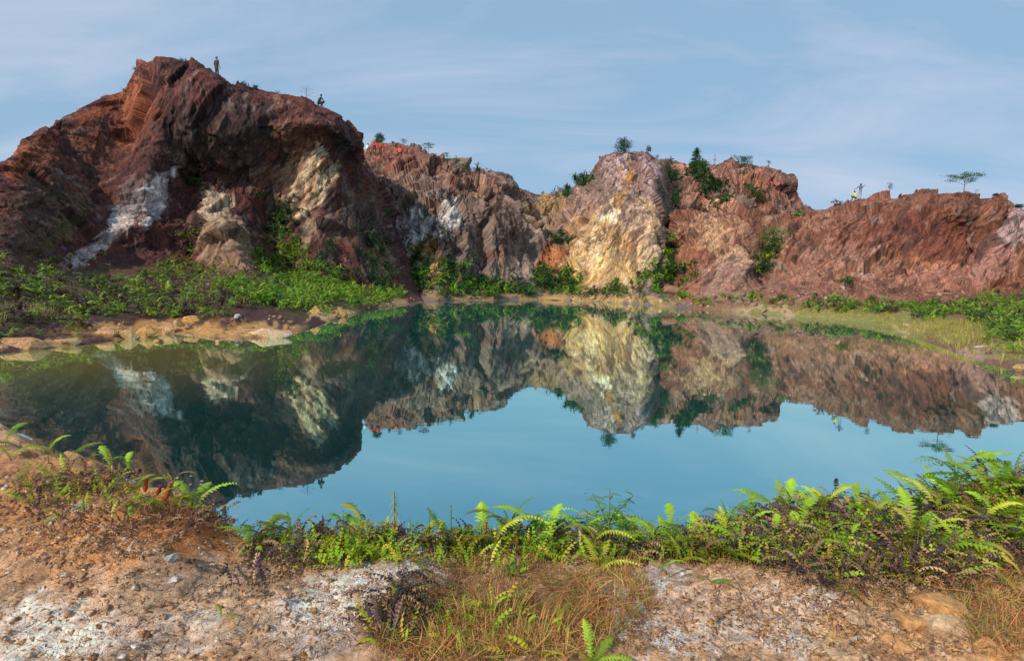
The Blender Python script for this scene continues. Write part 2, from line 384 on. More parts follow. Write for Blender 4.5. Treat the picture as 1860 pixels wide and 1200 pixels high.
WT = None
A = [
 [(-900, 900, None), (-900, 520, 12), (-900, 480, 15), (-900, 440, 17), (-900, 420, 19), (-900, 400, 21), (-900, 395, 24)],
 [(-450, 730, None), (-450, 500, 15), (-450, 470, 17), (-450, 450, 19), (-450, 420, 21), (-450, 360, 23), (-450, 320, 25)],
 [(-160, 665, None), (-160, 480, 20), (-160, 450, 22), (-160, 430, 24), (-160, 390, 26), (-160, 340, 28), (-160, 290, 30)],
 [(0, 640, None), (0, 480, 22), (0, 430, 24.5), (0, 390, 27), (0, 355, 29), (0, 325, 30.5), (0, 298, 32)],
 [(60, 634, None), (60, 483, 24.5), (60, 430, 27.5), (60, 380, 30), (60, 330, 32.5), (60, 285, 34.5), (60, 254, 36)],
 [(120, 626, None), (120, 488, 27.5), (120, 430, 31), (120, 370, 33.5), (120, 310, 36), (120, 255, 38.5), (118, 212, 40.5)],
 [(180, 620, None), (180, 490, 31), (180, 435, 34.5), (180, 360, 37), (180, 300, 39), (180, 235, 41), (178, 183, 43.5)],
 [(235, 612, None), (235, 492, 33), (235, 430, 36), (238, 350, 38.5), (238, 280, 41), (232, 215, 44), (222, 169, 46)],
 [(268, 606, None), (266, 490, 34), (265, 420, 37), (265, 345, 39), (268, 275, 41), (262, 190, 42.2), (258, 122, 44.5)],
 [(300, 604, None), (292, 484, 35), (290, 410, 38.5), (288, 340, 40.5), (292, 270, 41.5), (290, 180, 42), (286, 102, 43.8)],
 [(345, 606, None), (345, 482, 37), (345, 405, 41), (345, 350, 43.4), (352, 305, 44.2), (345, 215, 42), (340, 119, 44)],
 [(385, 612, None), (385, 485, 35.5), (385, 415, 38.5), (385, 352, 43.5), (390, 308, 44.7), (385, 225, 42.3), (385, 136, 44.3)],
 [(430, 614, None), (430, 492, 35), (432, 420, 39), (432, 355, 44.3), (430, 312, 45.4), (430, 235, 43), (425, 159, 45)],
 [(480, 612, None), (480, 490, 39), (480, 405, 45), (480, 340, 46), (480, 285, 45.6), (480, 225, 44), (480, 165, 46)],
 [(530, 606, None), (535, 505, 40), (535, 400, 45), (535, 315, 46.5), (535, 268, 45.7), (535, 220, 44), (530, 171, 46.5)],
 [(575, 590, None), (580, 508, 40), (580, 400, 45), (580, 305, 46), (580, 260, 46.5), (582, 226, 44.5), (580, 189, 47.5)],
 [(610, 579, None), (618, 515, 42), (618, 400, 46.5), (612, 305, 47), (612, 270, 47.5), (618, 240, 45.5), (612, 205, 48.5)],
 [(638, 571, None), (655, 518, 44), (655, 400, 49), (640, 315, 50), (640, 290, 50), (645, 262, 47.5), (634, 221, 50)],
 [(690, 558, None), (712, 520, 48), (698, 410, 53), (678, 340, 54), (658, 298, 53), (656, 264, 50), (646, 233, 52.5)],
 [(760, 549, None), (762, 528, 54), (712, 420, 58), (690, 345, 60), (664, 300, 59), (655, 268, 56), (644, 240, 58)],
 [(770, 547, None), (755, 528, 62), (700, 430, 66), (670, 355, 68), (650, 305, 67), (640, 275, 65), (625, 250, 66)],
]
A_paint = [
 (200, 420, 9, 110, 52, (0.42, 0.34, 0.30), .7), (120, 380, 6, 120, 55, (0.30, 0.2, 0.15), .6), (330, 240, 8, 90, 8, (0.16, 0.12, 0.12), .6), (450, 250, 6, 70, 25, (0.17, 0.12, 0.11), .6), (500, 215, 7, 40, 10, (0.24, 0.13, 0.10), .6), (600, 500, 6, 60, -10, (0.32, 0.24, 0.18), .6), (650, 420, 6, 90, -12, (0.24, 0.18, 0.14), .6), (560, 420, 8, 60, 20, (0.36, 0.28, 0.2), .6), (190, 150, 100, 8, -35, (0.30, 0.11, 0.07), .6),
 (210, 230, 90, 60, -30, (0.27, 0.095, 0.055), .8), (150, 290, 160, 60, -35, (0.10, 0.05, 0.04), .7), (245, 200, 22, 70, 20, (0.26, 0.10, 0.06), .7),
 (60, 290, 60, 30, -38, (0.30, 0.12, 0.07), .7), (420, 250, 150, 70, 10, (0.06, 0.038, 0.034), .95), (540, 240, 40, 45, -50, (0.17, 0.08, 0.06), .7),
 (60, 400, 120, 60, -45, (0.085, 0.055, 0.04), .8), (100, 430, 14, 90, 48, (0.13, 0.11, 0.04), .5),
 (258, 365, 62, 46, -30, (0.26, 0.19, 0.17), .8), (258, 360, 84, 15, -40, (0.62, 0.55, 0.53), 1.0), (232, 396, 92, 15, -42, (0.58, 0.50, 0.47), 1.0), (286, 378, 60, 11, -62, (0.60, 0.54, 0.54), .9), (205, 428, 84, 11, -44, (0.50, 0.38, 0.33), .9), (170, 455, 54, 13, -50, (0.60, 0.53, 0.50), .9), (150, 465, 12, 26, 20, (0.52, 0.46, 0.45), .8),
 (360, 350, 30, 26, 30, (0.12, 0.06, 0.05), .7), (385, 380, 34, 30, 40, (0.50, 0.40, 0.30), .9), (410, 450, 60, 60, 0, (0.30, 0.21, 0.15), .9),
 (560, 330, 50, 62, 10, (0.34, 0.23, 0.15), .9), (555, 315, 62, 13, -55, (0.62, 0.48, 0.34), 1.0), (585, 345, 62, 13, -58, (0.60, 0.46, 0.32), 1.0), (540, 365, 44, 6, -50, (0.52, 0.40, 0.30), .9), (490, 330, 35, 40, 0, (0.20, 0.13, 0.10), .6), (600, 420, 30, 55, 10, (0.20, 0.14, 0.11), .7),
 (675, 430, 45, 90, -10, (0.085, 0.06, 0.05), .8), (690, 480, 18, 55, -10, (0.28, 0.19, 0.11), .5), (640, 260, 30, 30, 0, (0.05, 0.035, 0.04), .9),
 (250, 530, 420, 42, 0, (0.12, 0.085, 0.045), .9), (560, 540, 140, 40, 15, (0.09, 0.075, 0.035), .9), (-80, 560, 150, 60, 0, (0.12, 0.10, 0.04), .9),
 (290, 598, 190, 18, 0, (0.56, 0.29, 0.10), .95), (480, 603, 80, 16, 0, (0.58, 0.32, 0.12), .95), (600, 575, 50, 10, -10, (0.60, 0.40, 0.18), .95), (60, 625, 90, 12, -5, (0.5, 0.30, 0.12), .8),
 (720, 552, 60, 7, -5, (0.5, 0.32, 0.14), .8),
]
A_str = [(350, 250, 180, (0.25, 0.1, 1)), (120, 350, 120, (0.85, 0.2, 0.65)), (260, 390, 70, (0.75, 0.2, 0.6)), (560, 280, 90, (0.6, 0.3, 0.75)), (560, 350, 80, (0.5, 0.3, 0.9)), (690, 450, 70, (-0.15, 0.2, 1)), (410, 450, 60, (0.3, .2, 1))]
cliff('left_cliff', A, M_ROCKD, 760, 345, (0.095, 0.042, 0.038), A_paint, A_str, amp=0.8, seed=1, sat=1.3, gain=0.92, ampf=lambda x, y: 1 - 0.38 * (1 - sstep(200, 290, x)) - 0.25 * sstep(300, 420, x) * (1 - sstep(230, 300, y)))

B = [
 [(600, 545, 50), (600, 520, 55), (600, 450, 62), (600, 390, 68), (600, 330, 74), (600, 300, 82)],
 [(640, 545, 50), (645, 520, 55), (650, 450, 62), (650, 390, 68), (648, 300, 75), (645, 284, 82)],
 [(680, 545, 50), (690, 520, 54), (700, 450, 60), (700, 370, 64), (690, 292, 75), (682, 264, 80)],
 [(720, 549, 49), (728, 522, 54), (735, 450, 58), (735, 370, 62), (722, 291, 75), (718, 259, 80)],
 [(757, 548, 50), (762, 522, 54), (765, 450, 57), (758, 370, 61), (748, 300, 73), (745, 267, 80)],
 [(790, 546, None), (797, 512, 54), (800, 450, 56), (790, 380, 60), (785, 310, 70), (775, 281, 80)],
 [(820, 545, None), (825, 515, 55), (828, 455, 58), (820, 390, 61), (815, 325, 70), (808, 289, 80)],
 [(855, 545, None), (855, 520, 57), (858, 460, 60), (850, 400, 63), (850, 345, 69), (852, 310, 79)],
 [(905, 544.5, None), (905, 520, 59), (910, 460, 63), (905, 400, 66), (903, 350, 72), (903, 318, 80)],
 [(945, 544, None), (955, 515, 61), (960, 460, 66), (950, 415, 71), (943, 378, 78), (935, 345, 86)],
 [(985, 544, None), (995, 510, 65), (990, 460, 71), (980, 420, 78), (975, 385, 86), (968, 352, 94)],
 [(1020, 545, None), (1030, 515, 64), (1010, 460, 71), (1005, 415, 80), (1005, 380, 90), (1003, 352, 98)],
 [(1050, 546, None), (1055, 515, 63), (1045, 460, 69), (1040, 410, 77), (1038, 370, 88), (1038, 342, 99)],
 [(1080, 547, None), (1088, 505, 62), (1085, 450, 65), (1080, 400, 71), (1075, 345, 82), (1072, 320, 97)],
 [(1112, 549, None), (1120, 500, 61), (1120, 430, 63), (1108, 365, 69), (1100, 315, 79), (1093, 287, 93)],
 [(1150, 551, None), (1158, 500, 59), (1160, 430, 61), (1152, 365, 66), (1145, 310, 76), (1138, 277, 91)],
 [(1182, 554, None), (1192, 500, 58), (1198, 430, 61), (1188, 365, 67), (1178, 315, 77), (1170, 277, 92)],
 [(1202, 556, None), (1216, 505, 62), (1216, 440, 68), (1208, 370, 76), (1200, 320, 86), (1194, 289, 98)],
 [(1226, 558, None), (1230, 510, 64), (1230, 450, 74), (1226, 385, 84), (1220, 335, 92), (1218, 297, 101)],
 [(1258, 559, None), (1262, 505, 64), (1264, 440, 76), (1264, 385, 86), (1258, 340, 93), (1248, 303, 103)],
 [(1300, 562, None), (1300, 500, 68), (1310, 440, 78), (1320, 395, 86), (1300, 345, 95), (1278, 308, 106)],
 [(1350, 566, None), (1350, 500, 72), (1370, 440, 80), (1400, 398, 88), (1370, 372, 98), (1330, 345, 110)],
 [(1420, 570, None), (1420, 500, 76), (1440, 440, 84), (1470, 402, 90), (1440, 388, 100), (1420, 380, 112)],
]
B_paint = [
 (730, 480, 6, 50, -18, (0.45, 0.38, 0.30), .7), (860, 440, 5, 60, 8, (0.34, 0.26, 0.22), .6), (930, 360, 5, 40, -20, (0.36, 0.26, 0.22), .6), (900, 450, 5, 70, -10, (0.36, 0.27, 0.22), .6), (965, 450, 6, 60, 20, (0.40, 0.32, 0.27), .6), (990, 500, 6, 50, 25, (0.45, 0.36, 0.28), .6), (830, 350, 5, 40, 0, (0.34, 0.22, 0.18), .6),
 (700, 280, 60, 28, 10, (0.25, 0.105, 0.08), .9), (790, 300, 60, 22, 20, (0.22, 0.11, 0.09), .8), (700, 330, 60, 25, 15, (0.26, 0.16, 0.13), .7), (870, 335, 50, 18, 10, (0.28, 0.15, 0.11), .7),
 (740, 415, 28, 45, 15, (0.48, 0.43, 0.41), .9), (800, 405, 50, 26, -10, (0.50, 0.46, 0.44), .8), (820, 400, 14, 34, 0, (0.62, 0.58, 0.55), .7), (712, 430, 14, 60, 0, (0.5, 0.46, 0.45), .8),
 (788, 475, 17, 52, 0, (0.62, 0.38, 0.19), .95), (760, 490, 18, 36, -20, (0.52, 0.40, 0.26), .8), (876, 345, 7, 28, 5, (0.6, 0.38, 0.26), .9), (850, 470, 50, 50, 0, (0.15, 0.11, 0.095), .8),
 (930, 480, 40, 60, 0, (0.24, 0.19, 0.16), .7), (960, 500, 26, 30, 0, (0.36, 0.29, 0.25), .7), (900, 400, 60, 40, 20, (0.17, 0.12, 0.10), .8), (975, 400, 26, 28, 0, (0.5, 0.38, 0.26), .5),
 (1000, 370, 44, 14, 0, (0.45, 0.30, 0.16), .7), (1010, 475, 30, 38, 30, (0.42, 0.17, 0.08), .9), (1020, 410, 34, 28, 0, (0.34, 0.22, 0.17), .7),
 (1165, 310, 30, 45, 0, (0.26, 0.17, 0.15), .8), (1115, 310, 22, 34, 0, (0.40, 0.28, 0.26), .7), (1188, 330, 12, 60, -12, (0.48, 0.34, 0.33), .8), (1128, 292, 10, 28, 0, (0.50, 0.40, 0.38), .7),
 (1143, 325, 12, 20, 0, (0.50, 0.24, 0.09), .8), (1128, 368, 9, 18, 30, (0.45, 0.23, 0.10), .6), (1060, 380, 34, 40, 45, (0.38, 0.26, 0.22), .8),
 (1085, 440, 66, 60, 30, (0.46, 0.31, 0.19), 1.0), (1100, 400, 12, 18, 0, (0.58, 0.50, 0.44), .6), (1120, 490, 70, 40, -20, (0.50, 0.35, 0.21), .95), (1060, 500, 40, 40, 30, (0.48, 0.31, 0.17), .95), (1068, 445, 80, 7, -52, (0.72, 0.48, 0.18), 1.0), (1100, 470, 90, 8, -50, (0.72, 0.46, 0.16), 1.0), (1052, 492, 50, 7, -48, (0.66, 0.38, 0.12), 1.0), (1132, 500, 60, 8, -45, (0.70, 0.46, 0.18), 1.0), (1084, 425, 70, 5, -54, (0.72, 0.62, 0.48), 1.0), (1118, 452, 80, 5, -50, (0.72, 0.60, 0.44), 1.0), (1150, 480, 60, 5, -48, (0.70, 0.60, 0.46), .9), (1094, 448, 80, 4, -50, (0.22, 0.17, 0.14), .9), (1060, 470, 60, 4, -50, (0.24, 0.17, 0.12), .9), (1128, 478, 60, 4, -48, (0.24, 0.18, 0.14), .9), (1035, 460, 60, 4, -55, (0.55, 0.44, 0.36), .8),
 (1075, 470, 16, 60, 40, (0.70, 0.58, 0.42), .7), (1165, 420, 34, 60, 0, (0.42, 0.29, 0.22), .8), (1182, 400, 9, 34, 0, (0.62, 0.45, 0.28), .8), (1185, 470, 28, 40, 0, (0.58, 0.44, 0.32), .8), (1125, 440, 26, 12, 20, (0.36, 0.17, 0.08), .5), (1100, 470, 90, 60, 0, (0.44, 0.27, 0.14), .45),
 (1225, 400, 22, 90, -8, (0.07, 0.055, 0.04), .9), (1218, 330, 20, 40, -10, (0.08, 0.06, 0.05), .8),
 (1290, 345, 90, 22, 38, (0.52, 0.28, 0.20), .9), (1260, 360, 34, 30, 0, (0.34, 0.18, 0.14), .7), (1360, 385, 80, 12, 5, (0.52, 0.30, 0.22), .8),
 (1000, 540, 320, 9, 2, (0.42, 0.26, 0.11), .9), (850, 525, 120, 12, 0, (0.08, 0.06, 0.035), .8),
]
B_str = [(860, 400, 130, (0.05, 0.25, 1)), (700, 320, 60, (0.7, 0.3, -0.5)), (960, 440, 60, (-0.25, 0.3, 0.9)), (1080, 450, 70, (0.62, 0.25, 0.72)), (1150, 340, 50, (-0.08, 0.3, 1)), (1060, 380, 40, (0.6, .3, .6)), (1290, 345, 60, (0.75, 0.3, -0.6))]
cliff('middle_cliff', B, M_ROCKV, 690, 290, (0.20, 0.145, 0.12), B_paint, B_str, amp=1.15, seed=4, sat=1.3, gain=0.92, ampf=lambda x, y: 1 - 0.5 * sstep(1040, 1100, x) * (1 - sstep(1205, 1240, x)))

Dk = [
 [(1230, 400, 92), (1235, 370, 96), (1240, 340, 99), (1248, 315, 102), (1255, 304, 106)],
 [(1290, 400, 88), (1290, 370, 93), (1288, 340, 95), (1286, 315, 97), (1284, 300, 100)],
 [(1330, 400, 86), (1328, 375, 90), (1326, 345, 92), (1325, 318, 93), (1324, 298, 96)],
 [(1370, 400, 85), (1368, 375, 89), (1366, 345, 90.5), (1365, 318, 91), (1364, 300, 94)],
 [(1405, 400, 85), (1402, 378, 88), (1402, 348, 90), (1402, 325, 90), (1398, 306, 93)],
 [(1445, 400, 86), (1435, 378, 89), (1424, 352, 91), (1428, 332, 90), (1420, 317, 93)],
 [(1475, 400, 89), (1462, 383, 92), (1436, 356, 95), (1433, 335, 94), (1425, 322, 97)],
 [(1480, 405, 100), (1465, 388, 103), (1436, 360, 106), (1425, 340, 106), (1415, 326, 108)],
]
D_paint = [(1350, 320, 60, 20, 0, (0.33, 0.16, 0.13), .8), (1365, 325, 18, 12, 0, (0.40, 0.20, 0.11), .6), (1400, 350, 34, 30, 0, (0.30, 0.13, 0.10), .8), (1310, 350, 30, 30, 20, (0.30, 0.19, 0.16), .7), (1450, 375, 16, 12, 0, (0.42, 0.24, 0.19), .7)]
cliff('upper_back_cliff', Dk, M_ROCKV, 260, 120, (0.22, 0.115, 0.09), D_paint, [(1350, 340, 200, (0.0, 0.2, 1))], amp=0.7, seed=7, shore=False, sat=1.15, gain=0.85)

def ecol(px, sy, fy, fD, zs, ry, rD):
    """shore y, foot y, foot depth, rim"""
    return [(px, sy, None), (px, fy, fD)] + [(px, fy + (ry - fy) * f, fD + (rD - fD) * g) for f, g in zs] + [(px, ry, rD)]
ZS = [(0.27, 0.42), (0.60, 0.62), (0.88, 0.78)]
E = [
 ecol(1205, 556, 532, 62, ZS, 396, 76),
 ecol(1236, 557, 530, 57, ZS, 388, 70), ecol(1290, 562, 528, 53, ZS, 389, 67), ecol(1340, 566, 532, 51, [(0.3, .25), (0.6, .62), (.88, .78)], 387, 65),
 ecol(1385, 569, 534, 51, [(0.27, 0.5), (0.60, 0.72), (0.88, 0.85)], 391, 65),
 ecol(1430, 572, 536, 49, ZS, 390, 64), ecol(1470, 575, 540, 47, ZS, 384, 62), ecol(1510, 578, 543, 46, ZS, 379, 61), ecol(1550, 582, 545, 45.5, ZS, 370, 60),
 ecol(1590, 590, 546, 45, ZS, 362, 59), ecol(1630, 600, 547, 44.5, ZS, 357, 58), ecol(1665, 612, 548, 44, ZS, 353, 56), ecol(1692, 622, 548, 43.5, [(0.27, 0.5), (0.60, 0.62), (0.88, 0.78)], 348, 55),
 ecol(1725, 634, 547, 43, [(0.27, 0.52), (0.60, 0.70), (0.88, 0.7)], 354, 54.5), ecol(1760, 646, 546, 42.5, [(0.27, 0.52), (0.60, 0.72), (0.88, 0.7)], 354, 54), ecol(1800, 658, 545, 42, ZS, 362, 53),
 ecol(1830, 667, 544, 41.5, ZS, 367, 53), ecol(1860, 677, 543, 41, ZS, 377, 52), ecol(1950, 702, 545, 38, ZS, 392, 48), ecol(2150, 760, 560, 30, ZS, 400, 40), ecol(2600, 920, 600, 20, ZS, 420, 28),
]
E_paint = [
 (1300, 420, 70, 36, 0, (0.46, 0.27, 0.18), .85), (1300, 430, 16, 34, 0, (0.56, 0.36, 0.22), .6), (1410, 420, 24, 40, 0, (0.50, 0.33, 0.24), .6), (1340, 468, 34, 12, 10, (0.6, 0.40, 0.2), .8), (1320, 500, 60, 34, -40, (0.46, 0.30, 0.24), .8),
 (1370, 510, 60, 30, -30, (0.36, 0.25, 0.20), .8), (1250, 480, 24, 60, 0, (0.38, 0.18, 0.12), .7), (1600, 420, 130, 44, 0, (0.21, 0.085, 0.06), .85), (1720, 430, 80, 50, 20, (0.17, 0.06, 0.045), .85),
 (1500, 480, 80, 40, -25, (0.36, 0.20, 0.155), .7), (1560, 520, 260, 26, 0, (0.36, 0.185, 0.135), .8), (1690, 478, 60, 6, 5, (0.50, 0.24, 0.12), .7), (1730, 500, 90, 22, 0, (0.44, 0.22, 0.17), .7), (1590, 480, 44, 20, -40, (0.42, 0.27, 0.21), .6),
 (1850, 410, 44, 30, -30, (0.46, 0.34, 0.33), .9), (1800, 470, 50, 40, 0, (0.36, 0.20, 0.17), .7), (1510, 400, 60, 22, 0, (0.36, 0.19, 0.14), .7),
 (1600, 590, 300, 30, 3, (0.30, 0.27, 0.08), .95), (1660, 596, 50, 8, 0, (0.62, 0.42, 0.20), .8), (1390, 565, 60, 8, 2, (0.55, 0.36, 0.25), .9), (1790, 640, 60, 12, 0, (0.6, 0.40, 0.30), .7), (1860, 620, 100, 40, 0, (0.28, 0.24, 0.08), .8),
]
E_str = [(1330, 420, 70, (0.0, 0.2, 1)), (1340, 510, 60, (0.6, .2, .6)), (1580, 480, 130, (0.55, 0.25, 0.7)), (1720, 420, 90, (0.5, 0.2, 0.6)), (1450, 420, 60, (0.15, .2, 1))]
cliff('right_cliff', E, M_ROCKV, 690, 245, (0.25, 0.115, 0.08), E_paint, E_str, amp=0.8, seed=9, sat=1.15, gain=0.76)

# ------------------------------------------------------------------ water and far ground
def grid_plane(name, x0, x1, y0, y1, nx, ny, z, colf, mat):
    X, Y = np.meshgrid(np.linspace(x0, x1, nx), np.linspace(y0, y1, ny), indexing='ij')
    V = np.stack([X, Y, np.full_like(X, z)], -1)
    I = np.arange(nx * ny).reshape(nx, ny)
    F = np.stack([I[:-1, :-1], I[1:, :-1], I[1:, 1:], I[:-1, 1:]], -1).reshape(-1, 4)
    return mesh_np(name, V.reshape(-1, 3), F, mat, colf(V).reshape(-1, 3))
def wcol(V):
    px, py = proj(V)
    c = np.zeros(V.shape); c[:] = (0.004, 0.020, 0.020)
    # shallow silty margins: brown-green bottom showing through
    x, y = V[..., 0], V[..., 1]
    k = 1 - sstep(1.0, 6.5, np.hypot((x + 14) / 2.0, (y - 13) / 1.1) )
    k = np.maximum(k, 0.9 * (1 - sstep(1, 6, np.hypot((x - 20) / 2.2, (y - 21)))))
    return c * (1 - k[..., None]) + k[..., None] * np.array([0.085, 0.075, 0.02])
tag(grid_plane('water', -120, 140, -40, 130, 130, 85, 0.0, wcol, M_WATER), kind='structure')
tag(grid_plane('ground', -2500, 2500, -2500, 2500, 40, 40, -2.4, lambda V: np.zeros(V.shape) + np.array([0.14, 0.11, 0.07]), M_ROCKS), kind='structure')

# ------------------------------------------------------------------ near bank
_rim = [(-500, 735, 1.30), (0, 768, 1.26), (100, 806, 1.19), (200, 848, 1.10), (300, 882, 1.04), (370, 935, 0.94), (425, 985, 0.82), (520, 1003, 0.76), (620, 1000, 0.76), (750, 990, 0.78), (900, 985, 0.78), (1050, 985, 0.78),
        (1200, 995, 0.78), (1320, 985, 0.80), (1400, 950, 0.86), (1500, 930, 0.92), (1600, 925, 0.93), (1700, 905, 0.98), (1800, 870, 1.08), (1860, 850, 1.15), (2100, 800, 1.3)]
_rp = np.array([G(px, py, z) for px, py, z in _rim])
_ord = np.argsort(_rp[:, 0]); _rp = _rp[_ord]
def rimY(x): return np.interp(x, _rp[:, 0], _rp[:, 1])
def rimZ(x): return np.interp(x, _rp[:, 0], _rp[:, 2])
def bank_h(x, y):
    x = np.asarray(x, float); y = np.asarray(y, float)
    ry = rimY(x) + 0.06 * vnoise(np.stack([x * 2.5, y * 0, y * 0 + 3], -1)); rz = rimZ(x)
    t = ry - y
    inner = 0.74 + (rz - 0.74) * (1 - sstep(0.0, 1.15, t)) 
    inner = inner + 0.035 * sstep(0, .4, t) * (1 - sstep(.4, 1.0, t))
    outer = rz - 0.75 * np.maximum(-t, 0) - 0.5 * np.maximum(-t, 0) ** 2
    z = np.where(t > 0, inner, np.maximum(outer, -1.5))
    P = np.stack([x, y, np.zeros_like(x)], -1)
    m = fbm(P * 1.3 + 5, 3) * 0.075 + facets(stretch(P, (0.85, 0.5, 0), 1.8) * 5.5 + 3, 0.7)[0] * 0.028 + facets(stretch(P, (0.85, 0.5, 0), 2.2) * 19 + 8, 0.7)[0] * 0.009 + fbm(stretch(P, (0.8, 0.45, 0), 2.5) * 6 + 9, 3, ridged=True) * 0.022 + fbm(P * 22, 2) * 0.006
    # bedded rock at the lower right
    k = np.exp(-(((x - 1.75) / 0.55) ** 2 + ((y - 2.2) / 0.35) ** 2))
    st = fbm(stretch(P, (0.9, -0.45, 0), 2.2) * 5 + 2, 3, ridged=True)
    m = m + k * (0.06 + 0.05 * np.round(st * 4) / 4)
    return z + m
def hit(px, py):
    """point of the near bank seen at a pixel"""
    d = ray(px, py); t = np.linspace(1.0, 8.0, 900)
    P = CAMP + d * t[:, None]
    h = bank_h(P[:, 0], P[:, 1]); i = np.argmax(P[:, 2] < h)
    p = P[i]
    j = np.argmax(P[:, 1] > rimY(P[:, 0]) - 0.02)
    if i == 0 or P[i, 1] > rimY(P[i, 0]) - 0.02: p = P[j]          # nothing roots below the lip: it stands on the rim
    return np.array([p[0], p[1], float(bank_h(p[0], p[1]))])
xs = np.concatenate([np.linspace(-9, -4.2, 30, endpoint=False), np.linspace(-4.2, 4.6, 620), np.linspace(4.6, 10, 30)[1:]])
ys = np.concatenate([np.linspace(-8, 1.3, 40, endpoint=False), np.linspace(1.3, 4.2, 230), np.linspace(4.2, 6.5, 30)[1:]])
X, Y = np.meshgrid(xs, ys, indexing='ij')
Z = bank_h(X, Y)
V = np.stack([X, Y, Z], -1)
px, py = proj(V)
front = Y > 1.0
px = np.where(front, px, 900 + X * 300); py = np.where(front, py, 1500)
# base: brown littery soil, pale clay patches, rusty mound, orange bedded rock
bank_paint = [
 (150, 930, 260, 110, 18, (0.62, 0.29, 0.11), .95), (330, 960, 110, 60, 25, (0.55, 0.20, 0.06), .9), (60, 860, 120, 40, 15, (0.40, 0.19, 0.10), .8),
 (200, 1130, 330, 95, -8, (0.62, 0.40, 0.25), .85), (90, 1165, 150, 40, -5, (0.82, 0.68, 0.57), 1.2), (330, 1150, 120, 30, -10, (0.76, 0.58, 0.45), .9), (60, 1110, 90, 26, -10, (0.80, 0.66, 0.55), .8), (330, 1050, 140, 50, -10, (0.52, 0.34, 0.22), .6),
 (610, 1105, 120, 80, -30, (0.85, 0.67, 0.57), 1.3), (735, 1035, 80, 32, -10, (0.85, 0.74, 0.68), 1.3), (560, 1170, 90, 50, 0, (0.72, 0.52, 0.40), .7),
 (1190, 1060, 110, 40, 15, (0.60, 0.38, 0.24), .7), (1130, 1105, 70, 34, 10, (0.85, 0.77, 0.74), 1.3), (1300, 1120, 130, 60, 12, (0.70, 0.48, 0.34), 1.0), (1230, 1170, 60, 22, 5, (0.8, 0.70, 0.66), .9), (1390, 1150, 90, 26, 12, (0.80, 0.64, 0.54), 1.0), (1200, 1045, 50, 20, 10, (.82, .7, .62), 1.0),
 (1430, 1110, 90, 40, 20, (0.70, 0.50, 0.38), .8), (1480, 1080, 60, 18, 15, (0.80, 0.66, 0.58), .8), (1560, 1150, 90, 50, 10, (0.70, 0.42, 0.20), .8), (1720, 1120, 90, 60, 15, (0.74, 0.44, 0.20), .9), (1700, 1080, 50, 26, 10, (0.80, 0.62, 0.45), .7),
 (1800, 1180, 100, 40, 10, (0.66, 0.36, 0.16), .7), (880, 1120, 150, 90, 0, (0.30, 0.15, 0.08), .6), (1650, 980, 200, 70, 0, (0.14, 0.075, 0.055), .6),
]
C = np.zeros(V.shape); C[:] = (0.60, 0.36, 0.20)
P0 = np.stack([X, Y, X * 0], -1)
s1 = fbm(stretch(P0, (0.85, 0.5, 0), 2.5) * 7, 4, 0.6, ridged=True)
for b, k in zip(bank_paint, blobs(px, py, bank_paint, 2.2, 26)):
    k = np.clip(k * b[6] * (1 + 0.6 * s1), 0, 1)[..., None]
    C = C * (1 - k) + k * np.array(b[5])
sp = fbm(P0 * 30 + 7, 3, 0.7)
C = C * np.clip(1 + 0.35 * s1 + 0.5 * sp, 0.3, 1.7)[..., None]
dk = sstep(0.2, 0.5, fbm(P0 * 4 + 50, 4, 0.6))[..., None] * 0.3
C = C * (1 - dk) + dk * np.array([0.16, 0.075, 0.045])
I = np.arange(V.shape[0] * V.shape[1]).reshape(V.shape[:2])
F = np.stack([I[:-1, :-1], I[1:, :-1], I[1:, 1:], I[:-1, 1:]], -1).reshape(-1, 4)
tag(mesh_np('near_bank', V.reshape(-1, 3), F, M_DIRT, np.clip(C, 0.02, 0.85).reshape(-1, 3)), kind='structure')

# ------------------------------------------------------------------ sampling surfaces
def surf_pt(name, px, py, rad=6):
    s = SURF[name]; d = (s['px'] - px) ** 2 + (s['py'] - py) ** 2
    m = np.where(d < rad * rad, s['V'][..., 1], 1e9)
    if m.min() > 1e8: i = np.unravel_index(np.argmin(d), d.shape)
    else: i = np.unravel_index(np.argmin(m), m.shape)
    return s['V'][i].copy()
def rim_pt(name, px, wid=2.5):
    s = SURF[name]; m = np.where(np.abs(s['px'] - px) < wid, s['py'], 1e9)
    i = np.unravel_index(np.argmin(m), m.shape); return s['V'][i].copy()
def scatter(name, regions, per_m2, seed, minz=0.12, rkmax=None):
    """random points on a cliff mesh inside soft regions (px,py,rx,ry,ang,density)"""
    s = SURF[name]; r = np.random.default_rng(seed)
    V = s['V']; a = V[:-1, :-1]; b = V[1:, :-1]; c = V[:-1, 1:]
    cen = (a + b + c + V[1:, 1:]) / 4
    ar = np.linalg.norm(np.cross(b - a, c - a), axis=2)
    px, py = proj(cen)
    wgt = np.zeros_like(px)
    regs = [tuple(g[:5]) + (0, g[5]) for g in regions]
    for g, k in zip(regs, blobs(px, py, regs, seed * .7, 12)): wgt = np.maximum(wgt, k * g[6])
    nz = sstep(-0.35, 0.2, fbm(cen * 0.7 + seed, 2)); wgt = wgt * (0.42 + 0.58 * nz)
    wgt = np.where(cen[..., 2] > minz, wgt, 0)
    lam = ar * wgt * per_m2
    n = r.poisson(lam); ii = np.repeat(np.arange(n.size), n.ravel())
    u = r.random((len(ii), 2))
    A0 = a.reshape(-1, 3)[ii]; B0 = b.reshape(-1, 3)[ii]; C0 = c.reshape(-1, 3)[ii]
    nn = s['N'][:-1, :-1].reshape(-1, 3)[ii]
    return A0 + (B0 - A0) * u[:, :1] + (C0 - A0) * u[:, 1:], nn

